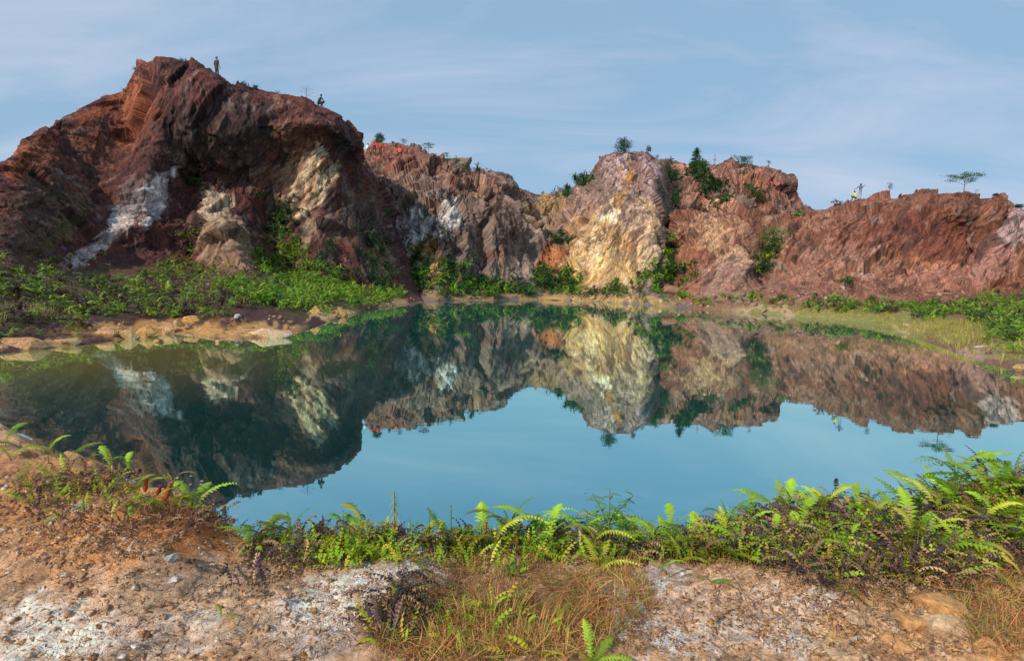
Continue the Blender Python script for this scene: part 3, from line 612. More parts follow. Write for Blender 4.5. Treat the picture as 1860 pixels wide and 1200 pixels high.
# ------------------------------------------------------------------ frond and foliage meshes
def frond_arrays(length=1.0, pairs=8, width=0.16, arch=0.6, rise=0.8, taper=1.0, seed=0, rach=0.012, hang=0.25, lift0=0.0):
    """a fern frond growing along +X, arching. Returns V (local), F tris."""
    r = np.random.default_rng(seed)
    t = np.linspace(0, 1, pairs + 2)
    ang = rise - arch * 2.0 * t
    seg = length / (pairs + 1)
    x = np.concatenate([[0], np.cumsum(np.cos(ang[:-1]) * seg)]); z = np.concatenate([[0], np.cumsum(np.sin(ang[:-1]) * seg)])
    V = []; F = []
    # rachis strip
    for i in range(len(t)):
        wv = rach * length * (1 - 0.8 * t[i])
        V += [(x[i], -wv, z[i]), (x[i], wv, z[i])]
    for i in range(len(t) - 1):
        a = 2 * i; F += [(a, a + 1, a + 3), (a, a + 3, a + 2)]
    for i in range(1, len(t)):
        env = math.sin(min(1, (t[i] * 1.25 + 0.12)) * math.pi * 0.5) * (1 - t[i] ** 2.2) ** 0.8 * taper + 0.05
        wl = width * length * env * (0.7 + 0.5 * r.random())
        for sgn in (-1, 1):
            b = len(V); fw = seg * (0.42 if pairs < 10 else 0.50)
            tip = (x[i] + wl * 0.45, sgn * wl, z[i] - wl * hang + 0.02 * length * (r.random() - .5))
            V += [(x[i] - fw, 0, z[i]), (x[i] + fw, 0, z[i]), tip, (x[i] + fw * .9 + wl * .2, sgn * wl * .55, z[i] - wl * hang * .3)]
            F += [(b, b + 1, b + 3), (b, b + 3, b + 2)]
    return np.array(V), np.array(F)
def strip_arrays(length=1.0, width=0.05, segs=3, rise=1.2, arch=0.5):
    t = np.linspace(0, 1, segs + 1); ang = rise - arch * 2 * t; seg = length / segs
    x = np.concatenate([[0], np.cumsum(np.cos(ang[:-1]) * seg)]); z = np.concatenate([[0], np.cumsum(np.sin(ang[:-1]) * seg)])
    V = []; F = []
    for i in range(segs + 1):
        wv = width * (1 - t[i] ** 1.5) + 0.001
        V += [(x[i], -wv, z[i]), (x[i], wv, z[i])]
    for i in range(segs): a = 2 * i; F += [(a, a + 1, a + 3), (a, a + 3, a + 2)]
    return np.array(V), np.array(F)
def eul(yaw, pitch=None, roll=None):
    """batch rotation matrices: yaw about Z after pitch about Y and roll about X"""
    n = len(yaw); z = np.zeros(n); pitch = z if pitch is None else pitch; roll = z if roll is None else roll
    cy, sy, cp, sp, cr_, sr = np.cos(yaw), np.sin(yaw), np.cos(pitch), np.sin(pitch), np.cos(roll), np.sin(roll)
    Rz = np.zeros((n, 3, 3)); Rz[:, 0, 0] = cy; Rz[:, 0, 1] = -sy; Rz[:, 1, 0] = sy; Rz[:, 1, 1] = cy; Rz[:, 2, 2] = 1
    Ry = np.zeros((n, 3, 3)); Ry[:, 0, 0] = cp; Ry[:, 0, 2] = sp; Ry[:, 2, 0] = -sp; Ry[:, 2, 2] = cp; Ry[:, 1, 1] = 1
    Rx = np.zeros((n, 3, 3)); Rx[:, 1, 1] = cr_; Rx[:, 1, 2] = -sr; Rx[:, 2, 1] = sr; Rx[:, 2, 2] = cr_; Rx[:, 0, 0] = 1
    return Rz @ Ry @ Rx
def batch(parts):
    """parts: list of (V,F, pos(n,3), rot(n,3,3), scale(n), col(n,3)) -> one mesh's arrays"""
    Vs, Fs, Cs = [], [], []; off = 0
    for V, F, pos, rot, sc, col in parts:
        n = len(pos)
        if n == 0: continue
        v = np.einsum('nij,kj->nki', rot, V) * sc[:, None, None] + pos[:, None, :]
        f = F[None] + (np.arange(n) * len(V))[:, None, None] + off
        Vs.append(v.reshape(-1, 3)); Fs.append(f.reshape(-1, 3)); Cs.append(np.repeat(col, len(V), 0)); off += n * len(V)
    return np.concatenate(Vs), np.concatenate(Fs), np.concatenate(Cs)
def vary(r, n, cols, v=0.25):
    cols = np.array(cols); c = cols[r.integers(0, len(cols), n)]
    return c * (1 + v * (r.random((n, 1)) * 2 - 1))
def far_frond(arch, rise, seed, n=5, width=.18):
    """light frond for the far banks: leaflets only, one triangle each"""
    r = np.random.default_rng(seed); t = np.linspace(0, 1, n + 1); ang = rise - arch * 2 * t; seg = 1.0 / n
    x = np.concatenate([[0], np.cumsum(np.cos(ang[:-1]) * seg)]); z = np.concatenate([[0], np.cumsum(np.sin(ang[:-1]) * seg)])
    V = []; F = []
    for i in range(n):
        wl = width * (1 - .75 * t[i] ** 1.6) * (.8 + .4 * r.random())
        for sg in (-1, 1):
            b = len(V); V += [(x[i], 0, z[i]), (x[i + 1], 0, z[i + 1]), (x[i] + seg * .55 + wl * .3, sg * wl, (z[i] + z[i + 1]) / 2 - wl * .3)]; F.append((b, b + 1, b + 2))
    return np.array(V), np.array(F)
FR = [far_frond(.75 + .15 * k, .95 - .1 * k, k) for k in range(4)]
def thicket(name, surf, regions, per_m2, size, cols, seed, nf=(5, 9), label='', cat='', minz=0.12):
    r = np.random.default_rng(seed)
    P, Nn = scatter(surf, regions, per_m2, seed, minz)
    if not len(P): return
    k = r.integers(nf[0], nf[1], len(P)); idx = np.repeat(np.arange(len(P)), k); n = len(idx)
    sz = (size * (0.55 + 0.8 * r.random(len(P))))[idx] * (0.8 + 0.4 * r.random(n))
    yaw = r.random(n) * 6.283
    base = P[idx] + Nn[idx] * (r.random((n, 1)) * size * 0.45) + np.array([0, 0, 1]) * (r.random((n, 1)) * size * 0.35) + r.normal(0, size * .12, (n, 3))
    rot = eul(yaw, r.normal(-0.1, 0.35, n), r.normal(0, .3, n))
    pc = vary(r, len(P), cols, 0.3)[idx] * (1 + 0.2 * (r.random((n, 1)) * 2 - 1))
    sel = r.integers(0, len(FR), n)
    V, F, C = batch([(FR[j][0], FR[j][1], base[sel == j], rot[sel == j], sz[sel == j], pc[sel == j]) for j in range(len(FR))])
    o = mesh_np(name, V, F, M_LEAF, C)
    tag(o, label, cat, None, 'stuff')
    return o
GREEN = [(0.14, 0.31, 0.02), (0.21, 0.38, 0.03), (0.08, 0.20, 0.02), (0.26, 0.40, 0.04)]
OLIVE = [(0.22, 0.31, 0.03), (0.28, 0.36, 0.04), (0.12, 0.19, 0.025), (0.07, 0.045, 0.04), (0.15, 0.27, 0.025), (0.10, 0.06, 0.05)]
DARKG = [(0.045, 0.11, 0.03), (0.06, 0.14, 0.03), (0.03, 0.075, 0.03)]
thicket('fern_thicket', 'left_cliff', [(200, 542, 340, 32, 0, .85), (30, 505, 110, 36, 8, .9), (60, 605, 110, 16, 0, 1.), (390, 540, 110, 44, 0, 1), (330, 500, 90, 26, -10, .7), (350, 440, 34, 34, 0, .5), (-150, 540, 200, 60, 0, 1), (150, 470, 60, 14, 0, .3), (250, 568, 210, 15, 0, .75), (90, 590, 90, 14, 0, .9)],
        5.5, 0.40, OLIVE, 21, label='olive green fern thicket on the slope under the pale rock of the left cliff', cat='ferns')
thicket('fern_thicket', 'left_cliff', [(560, 505, 120, 34, 24, 1), (510, 545, 90, 24, 8, 1), (660, 540, 70, 18, 5, 1), (520, 462, 44, 34, 35, .9), (495, 430, 20, 26, 20, .5)],
        8.0, 0.48, GREEN + OLIVE[:2], 22, label='bright green fern thicket running down to the water on the left cliff', cat='ferns')
thicket('scrub', 'left_cliff', [(510, 395, 38, 44, 20, .8), (475, 370, 20, 20, 0, .5), (350, 330, 16, 14, 0, .5), (410, 330, 26, 16, 0, .4), (680, 460, 24, 60, -8, .45), (680, 505, 50, 20, 5, .8), (702, 382, 8, 16, 0, .8), (600, 470, 40, 30, 30, .5)],
        5.0, 0.6, DARKG, 23, label='dark green scrub clinging to the recesses of the left cliff face', cat='scrub')
thicket('scrub', 'left_cliff', [(155, 240, 40, 9, -30, .6), (320, 118, 60, 8, 15, .5), (200, 190, 30, 6, -30, .35), (460, 168, 50, 4, 0, .8), (250, 140, 12, 30, -30, .3)],
        6.0, 0.32, [(0.035, 0.06, 0.02), (0.06, 0.06, 0.03)], 24, label='dark low scrub on the ridge of the left cliff', cat='scrub')
thicket('fern_thicket', 'middle_cliff', [(860, 520, 90, 22, 8, 1), (790, 522, 60, 20, 15, 1), (1000, 518, 52, 26, 0, 1), (940, 535, 80, 8, 0, .9), (770, 495, 14, 40, -40, .7), (825, 495, 34, 18, 10, .8)],
        5.5, 0.8, GREEN + DARKG + DARKG, 31, label='green fern thicket at the foot of the middle cliff along the far shore', cat='ferns')
thicket('fern_thicket', 'middle_cliff', [(1130, 530, 90, 16, -3, 1), (1190, 505, 44, 24, -20, 1), (1220, 462, 16, 34, 0, .9), (1250, 485, 28, 28, 0, .7), (1265, 520, 50, 24, 0, .9)],
        5.5, 0.75, OLIVE + GREEN + DARKG, 32, label='green fern thicket climbing the gully right of the yellow rock face', cat='ferns')
thicket('scrub', 'middle_cliff', [(1040, 338, 42, 9, -16, 1), (1012, 350, 20, 5, 0, .6), (1216, 325, 10, 22, -15, .7), (1222, 365, 10, 14, -5, .5), (1226, 410, 8, 20, -5, .4), (1265, 318, 26, 16, 30, 1), (1290, 340, 20, 22, 40, 1), (1315, 352, 14, 16, 40, .8), (1308, 379, 26, 7, 0, .8), (1010, 430, 30, 8, 10, .5), (1000, 372, 8, 10, 0, .5)],
        2.2, 1.0, DARKG, 33, label='dark green scrub on the ridge and gullies of the middle cliff', cat='scrub', nf=(6, 10))
thicket('scrub', 'middle_cliff', [(800, 290, 30, 5, 10, .6), (760, 440, 14, 16, 0, .5), (830, 440, 24, 16, 0, .35), (720, 500, 30, 20, 0, .5), (860, 318, 60, 3, 8, .5), (800, 430, 20, 20, 0, .3)],
        2.6, 0.6, DARKG, 34, label='sparse dark scrub on the grey middle cliff left of the saddle', cat='scrub')
thicket('scrub', 'upper_back_cliff', [(1266, 308, 26, 14, 20, 1), (1295, 335, 16, 26, -35, 1), (1318, 362, 14, 14, -35, .8), (1374, 352, 22, 15, 30, 1.1), (1350, 303, 18, 6, 0, .7), (1355, 315, 8, 16, 0, .5)],
        2.4, 0.9, DARKG + [(0.07, 0.17, 0.03)], 35, label='dark green scrub patches on the red upper back cliff', cat='scrub', nf=(6, 10))
thicket('fern_thicket', 'right_cliff', [(1400, 548, 60, 10, 2, 1), (1500, 556, 70, 9, 2, 1), (1620, 562, 80, 12, 2, 1), (1740, 562, 70, 14, 0, .8), (1840, 555, 70, 18, 0, 1), (1290, 545, 60, 12, 3, 1), (1240, 545, 60, 10, 0, .9), (1440, 555, 30, 8, 0, .8), (1560, 560, 120, 12, 2, 1), (1690, 568, 90, 12, 2, 1), (1800, 572, 60, 14, 0, 1)],
        8.5, 0.42, OLIVE + GREEN, 41, label='low green fern hedge along the foot of the right cliff', cat='ferns')
thicket('fern_thicket', 'right_cliff', [(1845, 608, 56, 16, 0, 1.2), (1850, 585, 26, 9, 0, 1), (1990, 640, 120, 40, 0, .8)],
        9, 0.42, OLIVE + GREEN, 42, label='rounded mound of green ferns beside the right shore', cat='ferns')
thicket('scrub', 'right_cliff', [(1250, 500, 24, 26, 0, .9), (1215, 470, 14, 40, 0, .7), (1530, 522, 16, 5, 0, .8), (1630, 527, 14, 4, 0, .5), (1390, 480, 14, 14, 0, 1), (1545, 372, 60, 3, -5, .4), (1450, 392, 30, 5, 0, .5), (1480, 460, 10, 6, 0, .5)],
        3.0, 0.7, DARKG + OLIVE, 43, label='small green scrub patches on the red right cliff', cat='scrub')
# grasses
GS = [strip_arrays(1, 0.018, 3, 1.35 - .12 * k, 0.12 + .14 * k) for k in range(4)]
def grass(name, surf, regions, per_m2, size, cols, seed, label, minz=0.03, kn=(4, 8)):
    r = np.random.default_rng(seed); P, Nn = scatter(surf, regions, per_m2, seed, minz)
    k = r.integers(kn[0], kn[1], len(P)); idx = np.repeat(np.arange(len(P)), k); n = len(idx)
    base = P[idx] + r.normal(0, size * .12, (n, 3)) * [1, 1, 0]
    rot = eul(r.random(n) * 6.283, r.normal(0, .15, n)); sz = size * (0.5 + 0.8 * r.random(n)); pc = vary(r, n, cols, .3); sel = r.integers(0, 4, n)
    V, F, C = batch([(GS[j][0] * [1, 1.3, 1], GS[j][1], base[sel == j], rot[sel == j], sz[sel == j], pc[sel == j]) for j in range(4)])
    tag(mesh_np(name, V, F, M_LITTER, C), label, 'grass', None, 'stuff')
YEL = [(0.42, 0.34, 0.07), (0.34, 0.32, 0.07), (0.26, 0.28, 0.06), (0.46, 0.32, 0.10)]
grass('grass', 'right_cliff', [(1690, 598, 120, 22, 2, 1), (1600, 578, 60, 10, 3, 1), (1860, 640, 90, 26, 0, .8), (1430, 562, 44, 8, 0, 1), (1790, 630, 60, 14, 10, .8), (1720, 620, 60, 12, 25, .7), (1500, 575, 60, 6, 2, .7), (1480, 568, 190, 9, 3, .9), (1350, 563, 80, 6, 2, .8), (1980, 660, 120, 40, 0, .7), (1720, 612, 140, 30, 8, 1)], 30, 0.26, YEL, 51, 'yellow green grass on the flat shore below the right cliff')
grass('grass', 'left_cliff', [(70, 568, 90, 16, -3, 1), (-80, 590, 120, 30, 0, .7), (30, 590, 50, 8, 0, .5)], 26, 0.28, YEL + [(0.3, 0.2, 0.1)], 52, 'dry yellow grass on the flat left shore')
grass('grass', 'middle_cliff', [(815, 541, 26, 5, 0, 1), (1000, 541, 300, 4, 1, .5), (1160, 549, 100, 5, 2, .6), (840, 541, 30, 4, 0, 1)], 5, 0.6, YEL, 53, 'thin yellow grass at the foot of the middle cliff')

# ------------------------------------------------------------------ rocks on the shores
def rock_mesh(name, size, seed, pts=17, col=(0.55, 0.35, 0.17), flat=1.0, mat=None, noise=0.05, angular=True):
    r = random.Random(seed); bm = bmesh.new()
    for _ in range(pts):
        v = Vector((r.gauss(0, 1), r.gauss(0, 1), r.gauss(0, 1))).normalized()
        v = Vector((v.x * size[0] * .5, v.y * size[1] * .5, v.z * size[2] * .5)) * (0.8 + 0.3 * r.random())
        bm.verts.new(v)
    ret = bmesh.ops.convex_hull(bm, input=bm.verts)
    bmesh.ops.delete(bm, geom=[g for g in ret['geom_interior'] if isinstance(g, bmesh.types.BMVert)], context='VERTS')
    bmesh.ops.bevel(bm, geom=bm.edges[:], offset=min(size) * 0.04, segments=1, affect='EDGES')
    bmesh.ops.triangulate(bm, faces=bm.faces[:])
    bmesh.ops.subdivide_edges(bm, edges=bm.edges[:], cuts=2 if max(size) > .5 else 1, use_grid_fill=True)
    V = np.array([v.co[:] for v in bm.verts]); m = max(size)
    d = fbm(V / m * 4 + seed, 3); V = V * (1 + noise * d)[:, None]; V[:, 2] += noise * 0.5 * m * fbm(V * [1, 1, 6] / m * 2.5 + seed, 2)
    for v, c in zip(bm.verts, V): v.co = c
    me = bpy.data.meshes.new(name); bm.to_mesh(me); bm.free()
    a = me.color_attributes.new('Col', 'FLOAT_COLOR', 'POINT'); k = 1 + 0.35 * fbm(V / m * [3, 3, 9] + seed, 3)
    c = np.ones((len(V), 4), np.float32); c[:, :3] = np.clip(np.array(col) * k[:, None], 0.02, .85); a.data.foreach_set('color', c.ravel())
    me.materials.append(mat or M_ROCKS)
    o = bpy.data.objects.new(name, me); COL.objects.link(o); return o
def rockat(px, py, wpx, hpx, seed, col, label, surf=None, name='boulder', depthf=0.7, group=None, z=0.0, rot=None, **kw):
    p = G(px, py, z) if surf is None else surf_pt(surf, px, py)
    s = np.linalg.norm(p - CAMP) / 1000.0
    size = (wpx * s * 1.15, max(wpx * s * depthf, 0.05), hpx * s * 2.3)
    o = rock_mesh(name, size, seed, col=col, **kw); o.location = (p[0], p[1] + size[1] * .25, p[2] + hpx * s * 0.45)
    o.rotation_euler = rot or (0, 0, 0)
    return tag(o, label, 'rock', group)
TAN = (0.50, 0.27, 0.09); TAN2 = (0.46, 0.29, 0.14); PALE = (0.68, 0.60, 0.55)
g = 'boulders along the left shore'
rockat(566, 582, 26, 17, 1, (0.50, 0.30, 0.10), 'square dark-faced orange boulder standing in the water at the left shore', pts=12, noise=.02)
rockat(488, 613, 70, 12, 2, (0.66, 0.44, 0.28), 'long flat orange rock slab reaching into the water at the left shore', depthf=.55, noise=.06)
rockat(418, 602, 46, 10, 3, TAN2, 'flat tan slab left of the long slab on the left shore', depthf=.6)
rockat(432, 574, 16, 6, 4, (0.52, 0.47, 0.50), 'pale greyish white boulder among ferns above the orange shore rocks', surf='left_cliff', depthf=.8)
for i, (x, y, ww, hh, lab) in enumerate([
   (345, 598, 36, 14, 'brown boulder with dark recess behind the flat tan slab'), (320, 602, 22, 12, 'small brown boulder left of the dark recess boulder'),
   (300, 606, 26, 12, 'rounded tan boulder on the middle of the left shore'), (262, 612, 32, 11, 'cracked orange boulder between the grass and the rounded tan boulder'),
   (228, 616, 34, 12, 'pinkish tan boulder at the water in front of the left slope'), (190, 616, 32, 14, 'wide orange boulder near the dark bushes of the left shore'),
   (395, 593, 26, 15, 'steep orange boulder above the flat tan slab'), (450, 596, 34, 13, 'broad tan boulder behind the long slab'),
   (487, 592, 22, 14, 'wedge shaped brown boulder behind the long slab'), (515, 590, 22, 11, 'low tan boulder between the wedge boulder and the square boulder'),
   (540, 582, 18, 10, 'small tan boulder just left of the square boulder'), (588, 577, 16, 9, 'small brown boulder just right of the square boulder'),
   (610, 575, 34, 10, 'speckled tan shelf rock at the tip of the left shore'), (120, 628, 36, 10, 'orange boulder under the dark bushes at the water'),
   (30, 636, 60, 12, 'broad yellow brown rock at the far left waterline'), (284, 622, 12, 4, 'small flat pale stone in shallow water by the left shore'),
   (342, 612, 14, 4, 'tiny white stone lying in the shallows by the left shore'), (395, 622, 8, 3, 'tiny pale stone in the water before the flat slab')]):
    rockat(x, y, ww, hh, 20 + i, [TAN, TAN2, (0.5, 0.28, 0.14)][i % 3], lab, group=g, depthf=.75, noise=.07)
g = 'rocks along the right shore'
for i, (x, y, ww, hh, lab, sd) in enumerate([
   (1785, 642, 40, 7, 'pinkish flat rock at the point of the right shore', 60), (1812, 648, 34, 6, 'orange streaked flat rock behind the pink shore rock', 61),
   (1856, 676, 26, 7, 'pale flat rock at the right edge of the water', 62), (1362, 567, 50, 6, 'long low pale rock under the small fern bush of the right shore', 63),
   (1395, 569, 26, 5, 'low pinkish rock beside the grass on the right shore', 64), (1294, 560, 9, 5, 'tiny pale round stone at the far waterline', 65)]):
    rockat(x, y, ww, hh, sd, [(0.50, 0.32, 0.26), TAN, TAN2][i % 3], lab, group=g, depthf=.6, noise=.06)
rockat(998, 545, 60, 5, 70, (0.5, 0.26, 0.10), 'low orange rock at the far waterline below the middle fern thicket', depthf=.3)
rockat(1021, 540, 8, 12, 71, PALE, 'small upright pale stone on the low orange far shore rock', depthf=.8)
rockat(1232, 492, 40, 22, 72, (0.26, 0.13, 0.08), 'big reddish brown boulder surrounded by ferns at the gully foot', surf='middle_cliff', depthf=.9, pts=16, noise=.1)
rockat(1218, 530, 44, 14, 73, (0.28, 0.15, 0.09), 'wide brown boulder among ferns just above the far waterline', surf='middle_cliff', depthf=.7)

def hull_arrays(seed, n=9):
    r = random.Random(seed); bm = bmesh.new()
    for _ in range(n): v = Vector((r.gauss(0, 1), r.gauss(0, 1), r.gauss(0, 1))).normalized(); bm.verts.new((v.x * .5, v.y * .38, v.z * .3))
    ret = bmesh.ops.convex_hull(bm, input=bm.verts); bmesh.ops.triangulate(bm, faces=bm.faces[:]); bm.verts.ensure_lookup_table(); bm.verts.index_update()
    V = np.array([v.co[:] for v in bm.verts]); F = np.array([[v.index for v in f.verts] for f in bm.faces]); bm.free(); return V, F
HULL = [hull_arrays(k) for k in range(6)]
def rubble(surf, regions, per_m2, size, cols, seed, label):
    r = np.random.default_rng(seed); P, Nn = scatter(surf, regions, per_m2, seed, 0.0); n = len(P)
    sz = size * (.35 + 1.6 * r.random(n) ** 3); sel = r.integers(0, 6, n); pc = vary(r, n, cols, .3)
    rot = eul(r.random(n) * 6.283, r.normal(0, .4, n), r.normal(0, .4, n)); P = P + np.array([0, 0, .08]) * sz[:, None]
    V, F, C = batch([(HULL[j][0], HULL[j][1], P[sel == j], rot[sel == j], sz[sel == j], pc[sel == j]) for j in range(6)])
    tag(mesh_np('rubble', V, F, M_ROCKS, C), label, 'rubble', None, 'stuff')
rubble('right_cliff', [(1560, 536, 330, 14, 1, 1), (1330, 548, 110, 14, 0, .7), (1390, 568, 60, 6, 2, 1), (1800, 640, 70, 14, 0, .5), (1680, 596, 60, 8, 0, .3)], 3.0, .5, [(0.30, 0.17, 0.13), (0.38, 0.24, 0.18), (0.22, 0.12, 0.09)], 61, 'loose broken rubble along the foot of the red right cliff')
rubble('middle_cliff', [(1000, 541, 300, 5, 1, .9), (1150, 545, 90, 8, 2, 1), (1080, 520, 60, 12, 0, .6), (930, 520, 50, 12, 0, .6)], 1.8, .7, [(0.42, 0.28, 0.14), (0.30, 0.2, 0.14), (0.2, 0.14, 0.1)], 62, 'loose rubble at the far waterline below the middle cliff')
rubble('left_cliff', [(300, 597, 190, 17, 0, 1), (480, 600, 90, 15, 0, 1), (600, 575, 50, 9, -10, 1), (60, 628, 90, 12, -4, .8), (410, 480, 60, 30, 0, .5), (150, 480, 120, 12, 0, .4), (720, 552, 50, 6, 0, .8)], 9.0, .22, [(0.50, 0.28, 0.10), (0.42, 0.25, 0.12), (0.30, 0.17, 0.08), (0.5, 0.36, 0.22)], 63, 'loose orange rubble along the left shore')
# ------------------------------------------------------------------ trees and shrubs
def tube(pts, rads, n=6):
    V = []; F = []
    for i, (p, r_) in enumerate(zip(pts, rads)):
        d = (np.array(pts[min(i + 1, len(pts) - 1)]) - np.array(pts[max(i - 1, 0)])); d = d / (np.linalg.norm(d) + 1e-9)
        a = np.cross(d, [0.31, 0.95, 0.05]); a /= np.linalg.norm(a); b = np.cross(d, a)
        for k in range(n):
            t = k * 2 * math.pi / n; V.append(np.array(p) + r_ * (math.cos(t) * a + math.sin(t) * b))
    for i in range(len(pts) - 1):
        for k in range(n):
            a0 = i * n + k; a1 = i * n + (k + 1) % n; F += [(a0, a1, a1 + n), (a0, a1 + n, a0 + n)]
    return V, F
def addgeo(acc, V, F):
    o = len(acc[0]); acc[0].extend([tuple(v) for v in V]); acc[1].extend([tuple(i + o for i in f) for f in F])
LEAFQ = (np.array([(0, 0, 0), (.5, -.22, .05), (1, 0, 0), (.5, .22, .05)]), np.array([(0, 1, 2), (0, 2, 3)]))
def tree(pos, h, wdt, style, seed, label, name='tree', cat='tree', group=None, col=DARKG, dens=1.0):
    r = random.Random(seed); rn = np.random.default_rng(seed)
    root = empty(name, pos, label=label, cat=cat, group=group)
    acc = ([], []); tips = []
    lean = r.uniform(-.06, .06) * h
    tp = [(lean * (t ** 1.5), 0.02 * h * math.sin(t * 5), h * .93 * t - .15 * (t == 0)) for t in np.linspace(0, 1, 7)]
    if style in ('bush', 'slope'):
        tp = [(p[0], p[1], p[2] * .7) for p in tp]
    addgeo(acc, *tube(tp, [h * .022 * (1.15 - t) for t in np.linspace(0, 1, 7)]))
    nb = {'pine': 16, 'flat': 11, 'bush': 14, 'bare': 9, 'sparse': 10, 'slope': 22, 'round': 18}[style]
    for i in range(nb):
        t = {'pine': .15, 'flat': .38, 'bush': .05, 'bare': .2, 'sparse': .25, 'slope': .05, 'round': .02}[style] + (i / nb) * {'round': .85, 'pine': .83, 'flat': .6, 'bush': .75, 'bare': .75, 'sparse': .72, 'slope': .9}[style]
        k = t * 6; j = int(k); j = min(j, 5); b = np.array(tp[j]) + (np.array(tp[j + 1]) - np.array(tp[j])) * (k - j)
        an = i * 2.4 + r.uniform(-.4, .4)
        rad = {'round': wdt * .5 * math.sin(math.pi * min(.98, .3 + .64 * t)) ** .6 * r.uniform(.6, 1.25), 'pine': wdt * .5 * (1.15 - t) * r.uniform(.6, 1.15), 'flat': wdt * .5 * (0.55 + .6 * r.random()), 'bush': wdt * .5 * math.sin(min(t * 1.1 + .35, 1.4) * 2) ** .5 if True else 0, 'bare': wdt * .45, 'sparse': wdt * .5 * (0.5 + .6 * r.random()), 'slope': wdt * .5 * (.6 + .5 * r.random())}[style]
        up = {'round': .2, 'pine': .10, 'flat': .28, 'bush': .4, 'bare': .6, 'sparse': .35, 'slope': .15}[style] * rad * r.uniform(.6, 1.4)
        if style == 'flat': up = min(h * .97 - b[2], up + .25 * (h - b[2]))
        e = b + np.array([math.cos(an) * rad, math.sin(an) * rad * .9, up])
        m = (b + e) / 2 + np.array([0, 0, .06 * rad])
        addgeo(acc, *tube([b, m, e], [h * .009, h * .006, h * .003], 4)); tips.append((b, m, e, rad))
    tr = mesh_np('trunk', acc[0], np.array(acc[1]), M_BARK, parent=root)
    # crown: leaf blades in clumps along the boughs
    P = []; 
    for (b, m, e, rad) in tips + [(np.array(tp[5]), np.array(tp[6]), np.array(tp[6]) + [0, 0, .05 * h], wdt * .3)]:
        n = int({'round': 50, 'pine': 70, 'flat': 95, 'bush': 80, 'bare': 9, 'sparse': 30, 'slope': 70}[style] * dens)
        tt = rn.random(n) ** .6
        c = np.where(tt[:, None] < .5, b + (m - b) * (tt[:, None] * 2), m + (e - m) * (tt[:, None] * 2 - 1))
        if style in ('flat', 'pine'): sp = np.array([.16, .16, .05]) * wdt * (.4 if style == 'flat' else .5)
        else: sp = np.array([.09, .09, .07]) * wdt
        if style == 'flat': c = e + (c - e) * .35; sp = np.array([.085, .085, .022]) * wdt
        P.append(c + rn.normal(0, 1, (n, 3)) * sp)
    P = np.concatenate(P); n = len(P)
    ls = {'round': .08, 'pine': .085, 'flat': .05, 'bush': .085, 'bare': .05, 'sparse': .08, 'slope': .06}[style] * h ** .6 * 1.4
    rot = eul(rn.random(n) * 6.283, rn.normal(-.3, .5, n), rn.normal(0, .6, n))
    V, F, C = batch([(LEAFQ[0], LEAFQ[1], P, rot, ls * (.7 + .6 * rn.random(n)), vary(rn, n, col, .35))])
    mesh_np('crown', V, F, M_LEAF, C, parent=root)
    return root
def rtree(surf, px, hpx, wpx, style, seed, label, sink=.1, py=None, **kw):
    p = rim_pt(surf, px) if py is None else surf_pt(surf, px, py)
    s = p[1] / 1000.0; p[2] -= sink
    return tree(p, hpx * s, wpx * s, style, seed, label, **kw)
rtree('left_cliff', 558, 20, 26, 'bare', 1, 'thin bare shrub beside the squatting figure on the left cliff', name='shrub', cat='shrub')
rtree('middle_cliff', 692, 16, 17, 'round', 2, 'dark small tree above the two red shirted people', col=DARKG, dens=2)
rtree('middle_cliff', 734, 10, 13, 'sparse', 3, 'tiny sparse tree right of the tree over the red shirted people')
rtree('middle_cliff', 780, 18, 20, 'flat', 4, 'small flat crowned tree on the rim right of the red people ledge')
rtree('middle_cliff', 811, 10, 11, 'sparse', 5, 'tiny shrub on the descending rim right of the small flat crowned tree', name='shrub', cat='shrub')
rtree('middle_cliff', 1132, 25, 29, 'round', 6, 'rounded dark tree on top of the striped middle peak', dens=2.6)
rtree('middle_cliff', 1196, 8, 10, 'sparse', 7, 'tiny shrub just right of the pair on the middle peak', name='shrub', cat='shrub')
rtree('middle_cliff', 1262, 31, 26, 'pine', 8, 'tall dark conical tree on the ridge between the peak and the back cliff', dens=1.3)
rtree('upper_back_cliff', 1354, 17, 26, 'bush', 9, 'leafy bush on the flat top of the upper back cliff', name='bush', cat='bush')
rtree('upper_back_cliff', 1336, 8, 14, 'sparse', 10, 'small thin shrub left of the leafy bush on the back cliff', name='shrub', cat='shrub')
rtree('upper_back_cliff', 1397, 7, 8, 'sparse', 11, 'tiny lone shrub near the overhanging end of the back cliff', name='shrub', cat='shrub')
rtree('right_cliff', 1750, 30, 48, 'flat', 12, 'wide flat crowned tree on top of the red right cliff', col=[(0.06, 0.17, 0.03), (0.09, 0.22, 0.04), (0.04, 0.1, 0.03)], dens=2.2)
rtree('right_cliff', 1618, 14, 10, 'sparse', 13, 'tiny slender tree between the yellow shirt and the wide tree', dens=.6)
rtree('right_cliff', 1527, 5, 13, 'sparse', 14, 'very low dark shrub left of the yellow shirted person', name='shrub', cat='shrub', dens=.6)
rtree('right_cliff', 1772, 9, 12, 'bare', 15, 'thin twiggy shrub right of the wide flat crowned tree', name='shrub', cat='shrub')
rtree('right_cliff', 1806, 5, 9, 'bush', 16, 'tiny bush on the purple shoulder of the right cliff', name='bush', cat='bush')
rtree('right_cliff', 1852, 9, 14, 'bush', 17, 'dark bush at the far right end of the ridge', name='bush', cat='bush')
rtree('middle_cliff', 712, 4, 5, 'bush', 18, 'tiny tuft on the rim between the two trees over the red people', name='bush', cat='bush') 
rtree('right_cliff', 1396, 62, 46, 'slope', 19, 'tall leafy green tree growing up the face of the right cliff', py=455, col=[(0.07, 0.19, 0.03), (0.11, 0.26, 0.03), (0.05, 0.12, 0.025)], dens=1.2)
